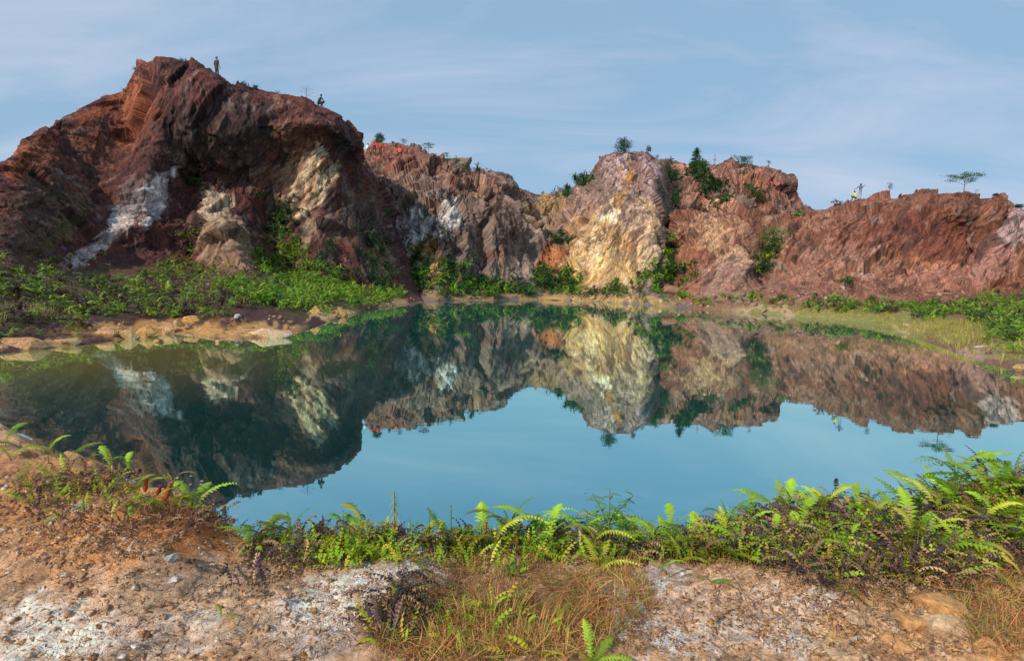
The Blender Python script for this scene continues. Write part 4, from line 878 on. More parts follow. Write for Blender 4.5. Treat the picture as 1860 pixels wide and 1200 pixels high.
rtree('right_cliff', 1388, 28, 32, 'bush', 20, 'small green bush below the tall tree on the right cliff face', py=488, name='bush', cat='bush', col=DARKG)
rtree('middle_cliff', 1219, 38, 26, 'slope', 21, 'bright green bush in the gully beside the yellow rock', py=474, name='bush', cat='bush', col=[(0.12, 0.26, 0.03), (0.09, 0.2, 0.03)])
rtree('upper_back_cliff', 1372, 26, 38, 'slope', 22, 'dark green bush halfway down the upper back cliff', py=362, name='bush', cat='bush', col=DARKG)

# ------------------------------------------------------------------ people
MP = {}
def pm(key, c): 
    if key not in MP: MP[key] = plain('cloth_' + key, c, .8, .12, 20)
    return MP[key]
SKIN = plain('skin', (0.36, 0.2, 0.13), .6, .08, 20)
def person(pos, rz, pose, shirt, trousers, label, hat=None, group=None, H=1.7, skirt=False):
    root = empty('person', pos, rz, label=label, cat='person', group=group)
    s = H / 1.7
    # joints: x right, y forward, z up
    J = {}
    if pose in ('stand', 'armsout', 'hips'):
        J = dict(pel=(0, 0, .92), wst=(0, 0, 1.08), chs=(0, .01, 1.30), nck=(0, .0, 1.44), hed=(0, .02, 1.55), top=(0, .01, 1.66))
        for s_, n in ((-1, 'l'), (1, 'r')):
            J['hip' + n] = (s_ * .09, 0, .88); J['kne' + n] = (s_ * .11, .03, .48); J['ank' + n] = (s_ * .13, -.01, .08); J['toe' + n] = (s_ * .15, .14, .03)
            J['sho' + n] = (s_ * .18, 0, 1.38)
            if pose == 'armsout': J['elb' + n] = (s_ * .36, .1, 1.22 if s_ < 0 else 1.45); J['wri' + n] = (s_ * .5, .26, 1.1 if s_ < 0 else 1.62)
            elif pose == 'hips': J['elb' + n] = (s_ * .36, -.05, 1.15); J['wri' + n] = (s_ * .17, .08, 1.0)
            else: J['elb' + n] = (s_ * .24, -.02, 1.12); J['wri' + n] = (s_ * .26, .08, .88)
    elif pose == 'bend':
        J = dict(pel=(0, -.15, .85), wst=(0, -.02, 1.0), chs=(0, .2, 1.12), nck=(0, .33, 1.16), hed=(0, .44, 1.15), top=(0, .53, 1.12))
        for s_, n in ((-1, 'l'), (1, 'r')):
            J['hip' + n] = (s_ * .09, -.13, .82); J['kne' + n] = (s_ * .11, .03, .45); J['ank' + n] = (s_ * .13, -.05, .08); J['toe' + n] = (s_ * .14, .1, .03)
            J['sho' + n] = (s_ * .17, .26, 1.12); J['elb' + n] = (s_ * .2, .34, .85); J['wri' + n] = (s_ * .15, .45, .66)
    else:   # squat / sit
        J = dict(pel=(0, -.12, .26), wst=(0, -.1, .42), chs=(0, .02, .64), nck=(0, .08, .78), hed=(0, .12, .89), top=(0, .12, 1.0))
        for s_, n in ((-1, 'l'), (1, 'r')):
            J['hip' + n] = (s_ * .1, -.1, .24); J['kne' + n] = (s_ * .22, .26, .46); J['ank' + n] = (s_ * .15, .10, .08); J['toe' + n] = (s_ * .17, .24, .03)
            J['sho' + n] = (s_ * .18, .04, .72); J['elb' + n] = (s_ * .27, .2, .52); J['wri' + n] = (s_ * .08, .36, .46)
    for n, s_ in (('l', -1), ('r', 1)):
        a = np.array(J['wri' + n]); b = np.array(J['elb' + n]); d = (a - b) / np.linalg.norm(a - b); J['han' + n] = tuple(a + d * .1)
    Rr = dict(pel=.135, wst=.115, chs=.145, nck=.055, hed=.088, top=.07)
    for n in 'lr': Rr.update({'hip' + n: .09, 'kne' + n: .06, 'ank' + n: .042, 'toe' + n: .038, 'sho' + n: .07, 'elb' + n: .045, 'wri' + n: .032, 'han' + n: .036})
    E_ = [('pel', 'wst'), ('wst', 'chs'), ('chs', 'nck'), ('nck', 'hed'), ('hed', 'top')]
    for n in 'lr': E_ += [('pel', 'hip' + n), ('hip' + n, 'kne' + n), ('kne' + n, 'ank' + n), ('ank' + n, 'toe' + n), ('chs', 'sho' + n), ('sho' + n, 'elb' + n), ('elb' + n, 'wri' + n), ('wri' + n, 'han' + n)]
    K = list(J); me = bpy.data.meshes.new('skel')
    me.from_pydata([tuple(np.array(J[k]) * s) for k in K], [(K.index(a), K.index(b)) for a, b in E_], [])
    o = bpy.data.objects.new('skel', me); COL.objects.link(o)
    md = o.modifiers.new('s', 'SKIN'); md.use_smooth_shade = True
    for i, k in enumerate(K):
        me.skin_vertices[0].data[i].radius = (Rr[k] * s * (1.25 if k in ('chs', 'pel') else 1), Rr[k] * s * .9)
        me.skin_vertices[0].data[i].use_root = (k == 'pel')
    sb = o.modifiers.new('u', 'SUBSURF'); sb.levels = 1; sb.render_levels = 1
    dg = bpy.context.evaluated_depsgraph_get(); bm_ = bpy.data.meshes.new_from_object(o.evaluated_get(dg)); bm_.name = 'body'
    bpy.data.objects.remove(o)
    mats = [pm(*shirt), pm(*trousers), SKIN, pm('dark_shoe', (0.03, 0.025, 0.02))]
    bm_.materials.clear()
    for m in mats: bm_.materials.append(m)
    S0 = [(np.array(J[a]) * s, np.array(J[b]) * s, (a, b)) for a, b in E_]
    for f in bm_.polygons:
        c = np.array(f.center); best = None
        for a, b, nm in S0:
            t = np.clip(np.dot(c - a, b - a) / np.dot(b - a, b - a), 0, 1); d = np.linalg.norm(c - (a + (b - a) * t))
            if best is None or d < best[0]: best = (d, nm, t)
        a, b = best[1]
        if b[:3] in ('hed', 'top') or (a == 'nck') or b[:3] == 'han' or (b[:3] == 'wri'): mi = 2
        elif b[:3] in ('hip', 'kne', 'ank') or (a == 'pel' and best[2] < .35): mi = 1
        elif b[:3] == 'toe': mi = 3
        else: mi = 0
        f.material_index = mi; f.use_smooth = True
    linkmesh('body', bm_, root)
    # hair or hat
    hd = Vector(J['hed']) * s; tpv = Vector(J['top']) * s; ax = (tpv - hd).normalized()
    bm2 = bmesh.new(); bmesh.ops.create_uvsphere(bm2, u_segments=12, v_segments=8, radius=.105 * s)
    for v in list(bm2.verts):
        if v.co.z < -.03 * s and v.co.y > -.02: pass
    bmesh.ops.delete(bm2, geom=[v for v in bm2.verts if v.co.z < -.045 * s or (v.co.z < .01 * s and v.co.y > .03 * s)], context='VERTS')
    if hat:
        for v in bm2.verts:
            if v.co.z < .03 * s and hat == 'wide':
                v.co.x *= 1.7; v.co.y *= 1.7
    m2 = bpy.data.meshes.new('hair'); bm2.to_mesh(m2); bm2.free(); m2.materials.append(pm('hair_black', (0.015, 0.012, 0.012)) if not hat else pm('hat_dark', (0.05, 0.06, 0.07)))
    hh = linkmesh('hat' if hat else 'hair', m2, root); hh.location = hd + ax * .045 * s; hh.rotation_euler = Vector((0, 0, 1)).rotation_difference(ax).to_euler()
    return root
def rperson(surf, px, rz, pose, shirt, trs, label, py=None, sink=.06, **kw):
    p = rim_pt(surf, px) if py is None else surf_pt(surf, px, py, 3)
    if py is not None: p[1] -= 1.2; p[2] += .15
    p[2] -= sink
    return person(p, rz, pose, shirt, trs, label, **kw)
rperson('left_cliff', 396, -0.4, 'stand', ('dark_green', (0.03, 0.04, 0.035)), ('olive_grey', (0.04, 0.04, 0.04)), 'person in dark green shirt and dark hat standing on top of the left cliff', hat='cap', sink=.45)
rperson('left_cliff', 583, -0.9, 'squat', ('black', (0.02, 0.02, 0.03)), ('black_trousers', (0.02, 0.02, 0.025)), 'person in black squatting on the left cliff beside a bare shrub', sink=.1, H=1.75)
rperson('middle_cliff', 684, .5, 'bend', ('red', (0.75, 0.03, 0.02)), ('black_trousers', (0.02, 0.02, 0.025)), 'person in red shirt leaning forward on the ledge, left of the other red shirt', py=286, H=1.75)
rperson('middle_cliff', 696, .1, 'hips', ('red', (0.75, 0.03, 0.02)), ('black_trousers', (0.02, 0.02, 0.025)), 'person in red shirt and black trousers standing upright on the ledge', py=285, H=1.75)
rperson('middle_cliff', 671, -.4, 'squat', ('white', (0.65, 0.66, 0.7)), ('grey', (0.2, 0.2, 0.22)), 'person in white crouching at the left end of the ledge', py=281, H=1.75)
rperson('middle_cliff', 728, 0, 'squat', ('red_orange', (0.8, 0.10, 0.02)), ('dark_blue', (0.03, 0.04, 0.08)), 'person in orange and red sitting on the ledge right of the red shirts', py=286, hat=None, H=1.8)
rperson('middle_cliff', 1176, .3, 'squat', ('dark_blue', (0.03, 0.04, 0.08)), ('black_trousers', (0.02, 0.02, 0.025)), 'left person of the dark pair sitting on the striped middle peak', H=1.7)
rperson('middle_cliff', 1181, -.3, 'squat', ('charcoal', (0.04, 0.04, 0.045)), ('black_trousers', (0.02, 0.02, 0.025)), 'right and taller person of the dark pair on the striped middle peak', H=2.0, sink=-.1)
rperson('upper_back_cliff', 1296, .2, 'stand', ('pink', (0.62, 0.36, 0.42)), ('grey_blue', (0.25, 0.3, 0.38)), 'person in pale pink shirt standing on the upper back cliff', H=1.6)
rperson('right_cliff', 1559, -.3, 'armsout', ('slate', (0.10, 0.13, 0.20)), ('grey_blue', (0.25, 0.3, 0.38)), 'person in slate grey with raised arms standing behind the yellow shirt', H=1.7)
rperson('right_cliff', 1551, .1, 'squat', ('yellow', (0.55, 0.65, 0.03)), ('black_trousers', (0.02, 0.02, 0.025)), 'person in bright yellow shirt squatting on the right cliff', H=1.6, sink=0.0)

# ------------------------------------------------------------------ near bank vegetation
def bank_scatter(n, regions, seed):
    """points over the near bank, regions in photo pixels -> world ground spots"""
    r = np.random.default_rng(seed); out = []
    for (x, y, rx, ry, wt) in regions:
        m = max(1, int(n * wt)); a = r.random(m) * 6.283; q = np.sqrt(r.random(m))
        X_ = x + rx * q * np.cos(a); Y_ = y + ry * q * np.sin(a)
        d = np.stack([(X_ - CX) / FPX, -(Y_ - CY) / FPX, -np.ones(m)], -1) @ R3.T
        t = (0.80 - CAM_H) / d[:, 2]
        for _ in range(6):
            P = CAMP + d * t[:, None]; h = bank_h(P[:, 0], P[:, 1]); t = t * 0.5 + 0.5 * (h - CAM_H) / d[:, 2]
        P = CAMP + d * t[:, None]; P[:, 2] = bank_h(P[:, 0], P[:, 1]); out.append(P[(P[:, 1] < rimY(P[:, 0]) + .35) & (P[:, 1] > 1.2)])
    return np.concatenate(out)
FULL = [(300, 1080, 420, 160, .9), (150, 920, 220, 110, .7), (930, 1080, 420, 140, 1), (1600, 1040, 320, 170, 1.2), (1500, 1150, 420, 80, .5)]
def litter(name, n, regions, size, width, cols, seed, label, cat, lift=.01, flat=.25, segs=3):
    r = np.random.default_rng(seed); P = bank_scatter(n, regions, seed); m = len(P)
    G4 = [strip_arrays(1, width, segs, .35 * flat * 2 + .1 * k, .2 + .25 * k) for k in range(4)]
    rot = eul(r.random(m) * 6.283, r.normal(-.05, flat, m), r.normal(0, .6, m)); sz = size * (.4 + 1.0 * r.random(m) ** 1.5); pc = vary(r, m, cols, .35); sel = r.integers(0, 4, m)
    P[:, 2] += lift * r.random(m)
    V, F, C = batch([(G4[j][0], G4[j][1], P[sel == j], rot[sel == j], sz[sel == j], pc[sel == j]) for j in range(4)])
    tag(mesh_np(name, V, F, M_LITTER, C), label, cat, None, 'stuff')
litter('leaf_litter', 4200, FULL, .019, .12, [(0.45, 0.24, 0.11), (0.30, 0.14, 0.07), (0.12, 0.06, 0.05), (0.55, 0.36, 0.18), (0.09, 0.05, 0.06), (0.6, 0.45, 0.3)], 71, 'brown and rust coloured leaf litter strewn over the near bank', 'leaf litter', .02, .2, 2)
litter('twig_litter', 2600, FULL, .06, .014, [(0.28, 0.15, 0.08), (0.14, 0.08, 0.07), (0.42, 0.27, 0.13), (0.07, 0.045, 0.055)], 72, 'thin brown twigs and rootlets lying over the near bank', 'twigs', .03, .3, 4)
litter('dry_grass', 5200, [(900, 1100, 190, 90, 1), (1110, 1090, 80, 60, .4), (820, 1160, 150, 50, .6), (1820, 1090, 90, 110, .7), (1650, 1040, 200, 60, .3), (1000, 1160, 120, 40, .4)], .095, .013, [(0.55, 0.22, 0.09), (0.48, 0.30, 0.10), (0.34, 0.12, 0.05), (0.24, 0.30, 0.05)], 73, 'reddish dry grass tangle in the middle of the near bank', 'grass', .03, .6, 3)

def bank_rubble(name, n, regions, size, cols, seed, label, cat):
    r = np.random.default_rng(seed); P = bank_scatter(n, regions, seed); m = len(P); sel = r.integers(0, 6, m)
    sz = size * (.3 + 1.9 * r.random(m) ** 4); pc = vary(r, m, cols, .3)
    V, F, C = batch([(HULL[j][0], HULL[j][1], P[sel == j], eul(r.random(m) * 6.283, r.normal(0, .3, m), r.normal(0, .3, m))[sel == j], sz[sel == j], pc[sel == j]) for j in range(6)])
    tag(mesh_np(name, V, F, M_DIRT, C), label, cat, None, 'stuff')
bank_rubble('gravel', 2300, [(300, 1080, 420, 150, .9), (150, 930, 200, 100, .8), (1250, 1110, 200, 80, .45), (620, 1100, 120, 70, .12), (1600, 1120, 260, 80, 1)], .023, [(0.62, 0.40, 0.24), (0.50, 0.26, 0.12), (0.72, 0.58, 0.46), (0.34, 0.18, 0.10), (0.58, 0.32, 0.13)], 75, 'loose buff and rust coloured gravel over the near bank', 'gravel')
# dead, purple-brown fern tangle along the edge
DFR = [frond_arrays(1, 8, 0.11, .9 + .25 * k, 1.0, seed=10 + k, rach=.010, hang=.8) for k in range(4)]
def tangle(name, n, regions, size, cols, seed, label, cat='dead ferns', FRs=DFR, pm_=-.25, up=.10, mat=None):
    r = np.random.default_rng(seed); P = bank_scatter(n, regions, seed); m = len(P)
    rot = eul(r.random(m) * 6.283, r.normal(pm_, .4, m), r.normal(0, .5, m)); sz = size * (.5 + .8 * r.random(m)); pc = vary(r, m, cols, .35); sel = r.integers(0, len(FRs), m)
    P[:, 2] += up * r.random(m) ** 1.5
    V, F, C = batch([(FRs[j][0], FRs[j][1], P[sel == j], rot[sel == j], sz[sel == j], pc[sel == j]) for j in range(len(FRs))])
    return tag(mesh_np(name, V, F, mat or M_LITTER, C), label, cat, None, 'stuff')
PUR = [(0.10, 0.06, 0.075), (0.07, 0.045, 0.045), (0.22, 0.13, 0.08), (0.30, 0.17, 0.08), (0.05, 0.035, 0.05), (0.42, 0.27, 0.13)]
tangle('dead_fern_tangle', 1150, [(600, 985, 130, 24, .35), (780, 970, 130, 40, .7), (950, 965, 140, 44, .8), (1150, 985, 160, 42, .7), (1350, 985, 130, 40, .6), (520, 1020, 80, 30, .12)], .125, PUR, 81, 'dead purple brown fern tangle along the water edge in the middle of the near bank')
tangle('dead_fern_tangle', 780, [(1480, 960, 130, 50, .9), (1620, 950, 140, 70, 1.1), (1760, 920, 110, 80, 1.0), (1820, 860, 60, 50, .5), (1550, 1030, 160, 50, .8), (1720, 1020, 140, 60, .8)], .125, PUR, 82, 'dead purple brown fern tangle covering the right rise of the near bank')
tangle('dead_fern_tangle', 420, [(60, 830, 90, 26, .8), (250, 880, 110, 34, 1), (180, 930, 170, 60, .5), (390, 960, 50, 30, .4)], .09, PUR + [(0.3, 0.15, 0.08)], 83, 'dead brown fern remains along the crest of the left mound')
tangle('dead_fern_tangle', 160, [(710, 1135, 50, 50, .8), (745, 1080, 40, 36, .3), (450, 1075, 90, 34, .25)], .13, PUR, 84, 'dead dark fern fronds beside the pale clay patch')
fl = []
for k in range(8):
    q = G(random.gauss(350, 30), random.gauss(870, 20), 0.004); fl.append(q)
fl = np.array([q for q in fl if q[1] > rimY(q[0]) + .5])
Vf, Ff, Cf = batch([(LEAFQ[0] * [1, 1.4, .2] , LEAFQ[1], fl, eul(RNG.random(len(fl)) * 6.28), .02 + .03 * RNG.random(len(fl)), np.tile([[.55, .5, .4]], (len(fl), 1)))])
tag(mesh_np('floating_leaves', Vf, Ff, M_LITTER, Cf), 'tiny pale leaves floating on the still pond', 'leaves', None, 'stuff')
# low yellowish clubmoss / sprigs
YG = [(0.46, 0.50, 0.03), (0.34, 0.50, 0.03), (0.52, 0.42, 0.05), (0.24, 0.42, 0.03)]
SPR = [frond_arrays(1, 6, 0.13, .3 + .2 * k, 1.1, seed=30 + k, hang=.1) for k in range(3)]
tangle('green_sprigs', 1000, [(900, 1000, 480, 40, .9), (1650, 980, 220, 90, 1), (600, 1000, 110, 40, .4), (850, 1150, 200, 50, .07), (1450, 1000, 200, 40, .5), (200, 900, 180, 50, .16), (1790, 900, 80, 60, .4)], .12, YG, 85, 'small yellow green sprigs scattered through the dead ferns of the near bank', 'sprigs', SPR, -.4, .05, M_LEAF)

# individual ferns
def frond_mesh(key, col, tip=None, **kw):
    V, F = frond_arrays(**kw)
    me = bpy.data.meshes.new('frond'); me.from_pydata([tuple(v) for v in V], [], [tuple(int(i) for i in f) for f in F])
    a = me.color_attributes.new('Col', 'FLOAT_COLOR', 'POINT'); c = np.ones((len(V), 4), np.float32)
    t = V[:, 0:1] / (V[:, 0].max() + 1e-6); c[:, :3] = np.array(col) * (0.85 + .35 * t) * (1 + 0.25 * RNG.normal(0, 1, (len(V), 1)) * .6)
    if tip is not None: c[:, :3] = c[:, :3] * (1 - sstep(.55, 1, t)) + np.array(tip) * sstep(.55, 1, t)
    c[:, :3] = np.clip(c[:, :3], .01, .9); a.data.foreach_set('color', c.ravel()); me.materials.append(M_LEAF)
    return me
FG = (0.27, 0.43, 0.03); FY = (0.46, 0.50, 0.04); FD = (0.15, 0.29, 0.03)
FM = {}
for ck, c in (('g', FG), ('y', FY), ('d', FD)):
    FM[ck] = [frond_mesh('f', np.array(c) * (1, .8, 1.15, .9)[k], tip=(None, None, None, (.5, .33, .08))[k], length=(1, .85, 1.1, .9)[k], pairs=(17, 20, 15, 18)[k], width=(.17, .20, .15, .17)[k], arch=.55 + .16 * k, rise=.8 - .05 * k, seed=50 + k, rach=.008, hang=.12 + .1 * k) for k in range(4)]
def stem_mesh(h, rad, lean=(0, 0), n=5, col=(0.2, 0.16, 0.05)):
    V, F = tube([(lean[0] * t, lean[1] * t, h * t) for t in np.linspace(0, 1, 4)], [rad * (1 - .4 * t) for t in np.linspace(0, 1, 4)], n)
    me = bpy.data.meshes.new('stem'); me.from_pydata([tuple(v) for v in V], [], F)
    a = me.color_attributes.new('Col', 'FLOAT_COLOR', 'POINT'); c = np.ones((len(V), 4), np.float32); c[:, :3] = col; a.data.foreach_set('color', c.ravel()); me.materials.append(M_LITTER)
    return me
def fern_proto(kind, ck, seed):
    r = random.Random(seed); root = empty('fern', (0, -50, 0))
    if kind == 'rosette': specs = [(i * 6.283 / 9 + r.uniform(-.3, .3), r.uniform(-.75, -.05), r.uniform(.7, 1.1), 0) for i in range(9)]
    elif kind == 'fork': specs = [(r.uniform(-.3, .2), -.5, .9, .45), (math.pi + r.uniform(-.3, .3), -.5, .85, .45), (r.uniform(1.2, 1.9), -.75, .5, .45)]
    elif kind == 'upright': specs = [(i * 1.15 + r.uniform(-.3, .3), r.uniform(-.9, -.35), r.uniform(.7, 1.1), 0) for i in range(6)]
    else: specs = [(r.uniform(-.5, .2), -.2, 1.1, .15), (2.6, -.5, .7, .15)]
    st = .45 if kind == 'fork' else .15
    if kind in ('fork', 'pair'): linkmesh('stem', stem_mesh(st, .012), root)
    for yaw, pit, sc, z in specs:
        f = linkmesh('frond', FM[ck][r.randrange(4)], root); f.location = (0, 0, z * (1 if kind in ('fork', 'pair') else 0)); f.rotation_euler = (r.uniform(-.25, .25), pit, yaw); f.scale = (sc, sc, sc)
    return root
PROTO = {}
USED = set()
def fern(px, py, size, kind, ck, label, rz=None, group=None, seed=0, lift=0):
    key = (kind, ck)
    if key not in PROTO: PROTO[key] = fern_proto(kind, ck, len(PROTO) * 7 + 3)
    src = PROTO[key]
    if key in USED:
        o = src.copy(); COL.objects.link(o)
        for ch in src.children:
            c = ch.copy(); COL.objects.link(c); c.parent = o
    else: o = src; USED.add(key)
    p = hit(px, py); o.location = (p[0], p[1], p[2] - .012 + lift); r = random.Random(int(px * 7 + py))
    o.rotation_euler = (r.uniform(-.15, .15), r.uniform(-.15, .15), rz if rz is not None else r.uniform(0, 6.28))
    k = 1.14 * size * np.linalg.norm(p - CAMP) / 1000.0; o.scale = (k, k, k)
    tag(o, label, 'fern', group); return o
ORD = ['leftmost', 'second', 'third', 'fourth', 'fifth', 'sixth', 'seventh', 'eighth', 'ninth', 'tenth', 'eleventh', 'twelfth', 'thirteenth', 'fourteenth', 'fifteenth', 'sixteenth', 'seventeenth', 'eighteenth', 'nineteenth', 'twentieth',
       'twenty-first', 'twenty-second', 'twenty-third', 'twenty-fourth', 'twenty-fifth', 'twenty-sixth', 'twenty-seventh', 'twenty-eighth', 'twenty-ninth', 'thirtieth']
def fern_row(lst, what, where, group):
    lst = sorted(lst)
    for i, (px, py, sz, kind, ck) in enumerate(lst):
        o_ = ORD[i] + ('' if i == 0 else ' from the left')
        look = {'g': 'bright green', 'y': 'yellow green', 'd': 'deep green'}[ck]; sh = {'rosette': 'spreading', 'fork': 'forked', 'upright': 'upright', 'pair': 'two-fronded'}[kind]
        fern(px, py, sz, kind, ck, '%s %s fern, %s of the %s' % (look, sh, o_, where), group=group)
fern_row([(12, 812, 44, 'pair', 'g'), (20, 838, 46, 'pair', 'y'), (88, 842, 36, 'fork', 'g'), (125, 838, 44, 'pair', 'g'), (205, 868, 44, 'fork', 'g'), (240, 872, 42, 'fork', 'g'), (262, 888, 38, 'pair', 'y'), (80, 880, 28, 'fork', 'g'), (160, 900, 34, 'pair', 'y'),
          (245, 912, 38, 'fork', 'g'), (350, 912, 62, 'upright', 'g'), (282, 935, 36, 'fork', 'g'), (305, 933, 56, 'pair', 'y'), (345, 928, 42, 'pair', 'y')],
         'ferns', 'left mound ferns', 'ferns on the left mound')
fern_row([(470, 992, 62, 'upright', 'g'), (520, 1000, 44, 'pair', 'y'), (560, 1005, 60, 'upright', 'y'), (610, 1000, 50, 'rosette', 'y'), (655, 990, 50, 'fork', 'g'), (700, 1000, 66, 'pair', 'y'), (742, 985, 48, 'fork', 'g'), (775, 985, 60, 'rosette', 'g'), (815, 990, 56, 'upright', 'g'),
          (845, 1000, 70, 'upright', 'y'), (880, 975, 84, 'upright', 'g'), (908, 1005, 92, 'fork', 'y'), (945, 985, 60, 'rosette', 'g'), (990, 1005, 50, 'pair', 'g'), (1010, 975, 62, 'upright', 'g'), (1055, 1005, 76, 'fork', 'g'), (1075, 985, 80, 'rosette', 'g'),
          (1090, 1035, 86, 'upright', 'y'), (1115, 985, 84, 'fork', 'y'), (1160, 985, 80, 'upright', 'g'), (1205, 1000, 60, 'rosette', 'g'), (1235, 1025, 60, 'pair', 'y'), (1262, 990, 74, 'upright', 'g'), (1290, 1015, 92, 'upright', 'g'), (1325, 1005, 86, 'pair', 'y'), (1355, 985, 56, 'fork', 'g')],
         'ferns', 'middle water edge ferns', 'ferns along the middle of the near water edge')
fern_row([(1395, 965, 50, 'rosette', 'g'), (1425, 948, 60, 'pair', 'g'), (1470, 938, 64, 'rosette', 'g'), (1500, 945, 56, 'fork', 'y'), (1530, 935, 60, 'pair', 'g'), (1575, 940, 50, 'fork', 'g'), (1620, 950, 60, 'rosette', 'g'), (1655, 985, 84, 'rosette', 'g'), (1680, 925, 74, 'pair', 'g'), (1712, 905, 60, 'rosette', 'g'),
          (1745, 940, 88, 'rosette', 'g'), (1768, 900, 64, 'pair', 'y'), (1790, 930, 60, 'fork', 'g'), (1815, 905, 84, 'rosette', 'g'), (1840, 860, 60, 'pair', 'g'), (1852, 920, 80, 'upright', 'g'), (1845, 980, 60, 'rosette', 'y'), (1805, 985, 60, 'fork', 'g')],
         'ferns', 'right rise crest ferns', 'ferns along the crest of the right rise')
fern_row([(1380, 1010, 50, 'pair', 'g'), (1405, 1000, 50, 'fork', 'g'), (1440, 1040, 34, 'fork', 'd'), (1500, 1010, 54, 'fork', 'g'), (1545, 1025, 66, 'pair', 'g'), (1590, 1045, 38, 'fork', 'g'), (1530, 1085, 62, 'pair', 'g'), (1620, 1040, 42, 'pair', 'y'), (1675, 1035, 56, 'pair', 'g'),
          (1700, 1000, 56, 'rosette', 'y'), (1740, 1010, 66, 'pair', 'y'), (1780, 1040, 44, 'pair', 'd'), (1640, 1075, 36, 'fork', 'g'), (1410, 1020, 40, 'rosette', 'y')],
         'lower ferns', 'ferns on the right rise front', 'ferns on the front of the right rise')
fern_row([(400, 1122, 40, 'pair', 'g'), (845, 1180, 40, 'rosette', 'y'), (700, 1185, 60, 'pair', 'y'), (720, 1100, 52, 'pair', 'y'), (835, 1130, 56, 'upright', 'g'), (895, 1125, 34, 'fork', 'g'), (770, 1160, 60, 'pair', 'y'), (1075, 1205, 60, 'upright', 'g'), (985, 1195, 46, 'upright', 'y'), (1290, 1060, 40, 'pair', 'd'), (930, 1045, 44, 'rosette', 'd'), (1200, 1060, 44, 'fork', 'g'), (400, 1035, 26, 'pair', 'g')],
         'scattered ferns', 'scattered bare ground ferns', 'ferns on the bare foreground ground')

_r = random.Random(99)
for (x0, x1, y0, y1, n, wh) in [(470, 860, 975, 1015, 20, 'around the golden plant'), (860, 1180, 970, 1020, 28, 'around the tall branching plant'), (1180, 1390, 970, 1025, 20, 'right of the tall branching plant'), (1400, 1640, 945, 1020, 24, 'on the low right rise'), (1640, 1855, 905, 1040, 30, 'on the high right rise')]:
    for i, (x_, y_) in enumerate(sorted((_r.uniform(x0, x1), _r.uniform(y0, y1)) for _ in range(n))):
        kd = _r.choice(['rosette', 'fork', 'upright', 'pair', 'upright']); ck = _r.choice('ggyyd')
        fern(x_, y_, _r.uniform(44, 80), kd, ck, 'small %s %s fern, %s%s %s' % ({'g': 'bright green', 'y': 'yellow green', 'd': 'deep green'}[ck], {'rosette': 'spreading', 'fork': 'forked', 'upright': 'upright', 'pair': 'two-fronded'}[kd], ORD[i], '' if i == 0 else ' from the left', wh), group='small ferns among the dead fronds of the near bank strip')
# dark standing dead fronds against the water
dm = [frond_mesh('d', (0.075, 0.045, 0.065), length=1, pairs=15, width=.09, arch=.5 + .4 * k, rise=1.1, seed=70 + k, rach=.012, hang=.5) for k in range(3)]
dl = [(585, 975, 50), (745, 965, 60), (800, 965, 56), (818, 960, 58), (858, 960, 56), (870, 962, 60), (925, 960, 70), (950, 965, 56), (975, 965, 64), (990, 968, 60), (680, 975, 44), (1045, 975, 50), (1215, 985, 44), (1385, 945, 56), (1400, 940, 54), (1430, 935, 50), (1545, 925, 50), (1570, 930, 50), (1770, 880, 60), (1795, 870, 64), (1650, 925, 50), (300, 880, 46), (180, 862, 50), (40, 815, 40), (1850, 835, 60)]
pd = None
for i, (px, py, sz) in enumerate(sorted(dl)):
    root = empty('dead_fern', (0, 0, 0), label='dark dead fern, %s%s of the dead ferns on the bank rim' % (ORD[i], '' if i == 0 else ' from the left'), cat='dead fern', group='dead ferns standing along the near bank rim')
    r = random.Random(i); p = hit(px, py); root.location = (p[0], p[1], p[2] - .01); k = sz * np.linalg.norm(p - CAMP) / 1000; root.scale = (k,) * 3
    for j in range(r.choice([2, 2, 3])):
        f = linkmesh('frond', dm[r.randrange(3)], root); f.rotation_euler = (r.uniform(-.3, .3), r.uniform(-.6, .1), r.uniform(0, 6.28)); q = r.uniform(.7, 1.1); f.scale = (q, q, q)

# leafy herbs and spiky sprigs
LEAFL = (np.array([(0, 0, 0), (.3, -.10, .03), (.75, -.07, .0), (1, 0, -.08), (.75, .07, .0), (.3, .10, .03)]), np.array([(0, 1, 5), (1, 2, 4), (1, 4, 5), (2, 3, 4)]))
def simple_mesh(name, V, F, col, mat):
    me = bpy.data.meshes.new(name); me.from_pydata([tuple(v) for v in V], [], [tuple(int(i) for i in f) for f in F])
    a = me.color_attributes.new('Col', 'FLOAT_COLOR', 'POINT'); c = np.ones((len(V), 4), np.float32); c[:, :3] = col; a.data.foreach_set('color', c.ravel()); me.materials.append(mat); return me
LM = simple_mesh('leaf', LEAFL[0], LEAFL[1], (0.13, 0.27, 0.03), M_LEAF)
LM2 = simple_mesh('leaf', LEAFL[0] * [1, .8, 1], LEAFL[1], (0.42, 0.36, 0.07), M_LEAF)
LM3 = simple_mesh('leaf', LEAFL[0] * [1, .8, 1], LEAFL[1], (0.25, 0.42, 0.08), M_LEAF)
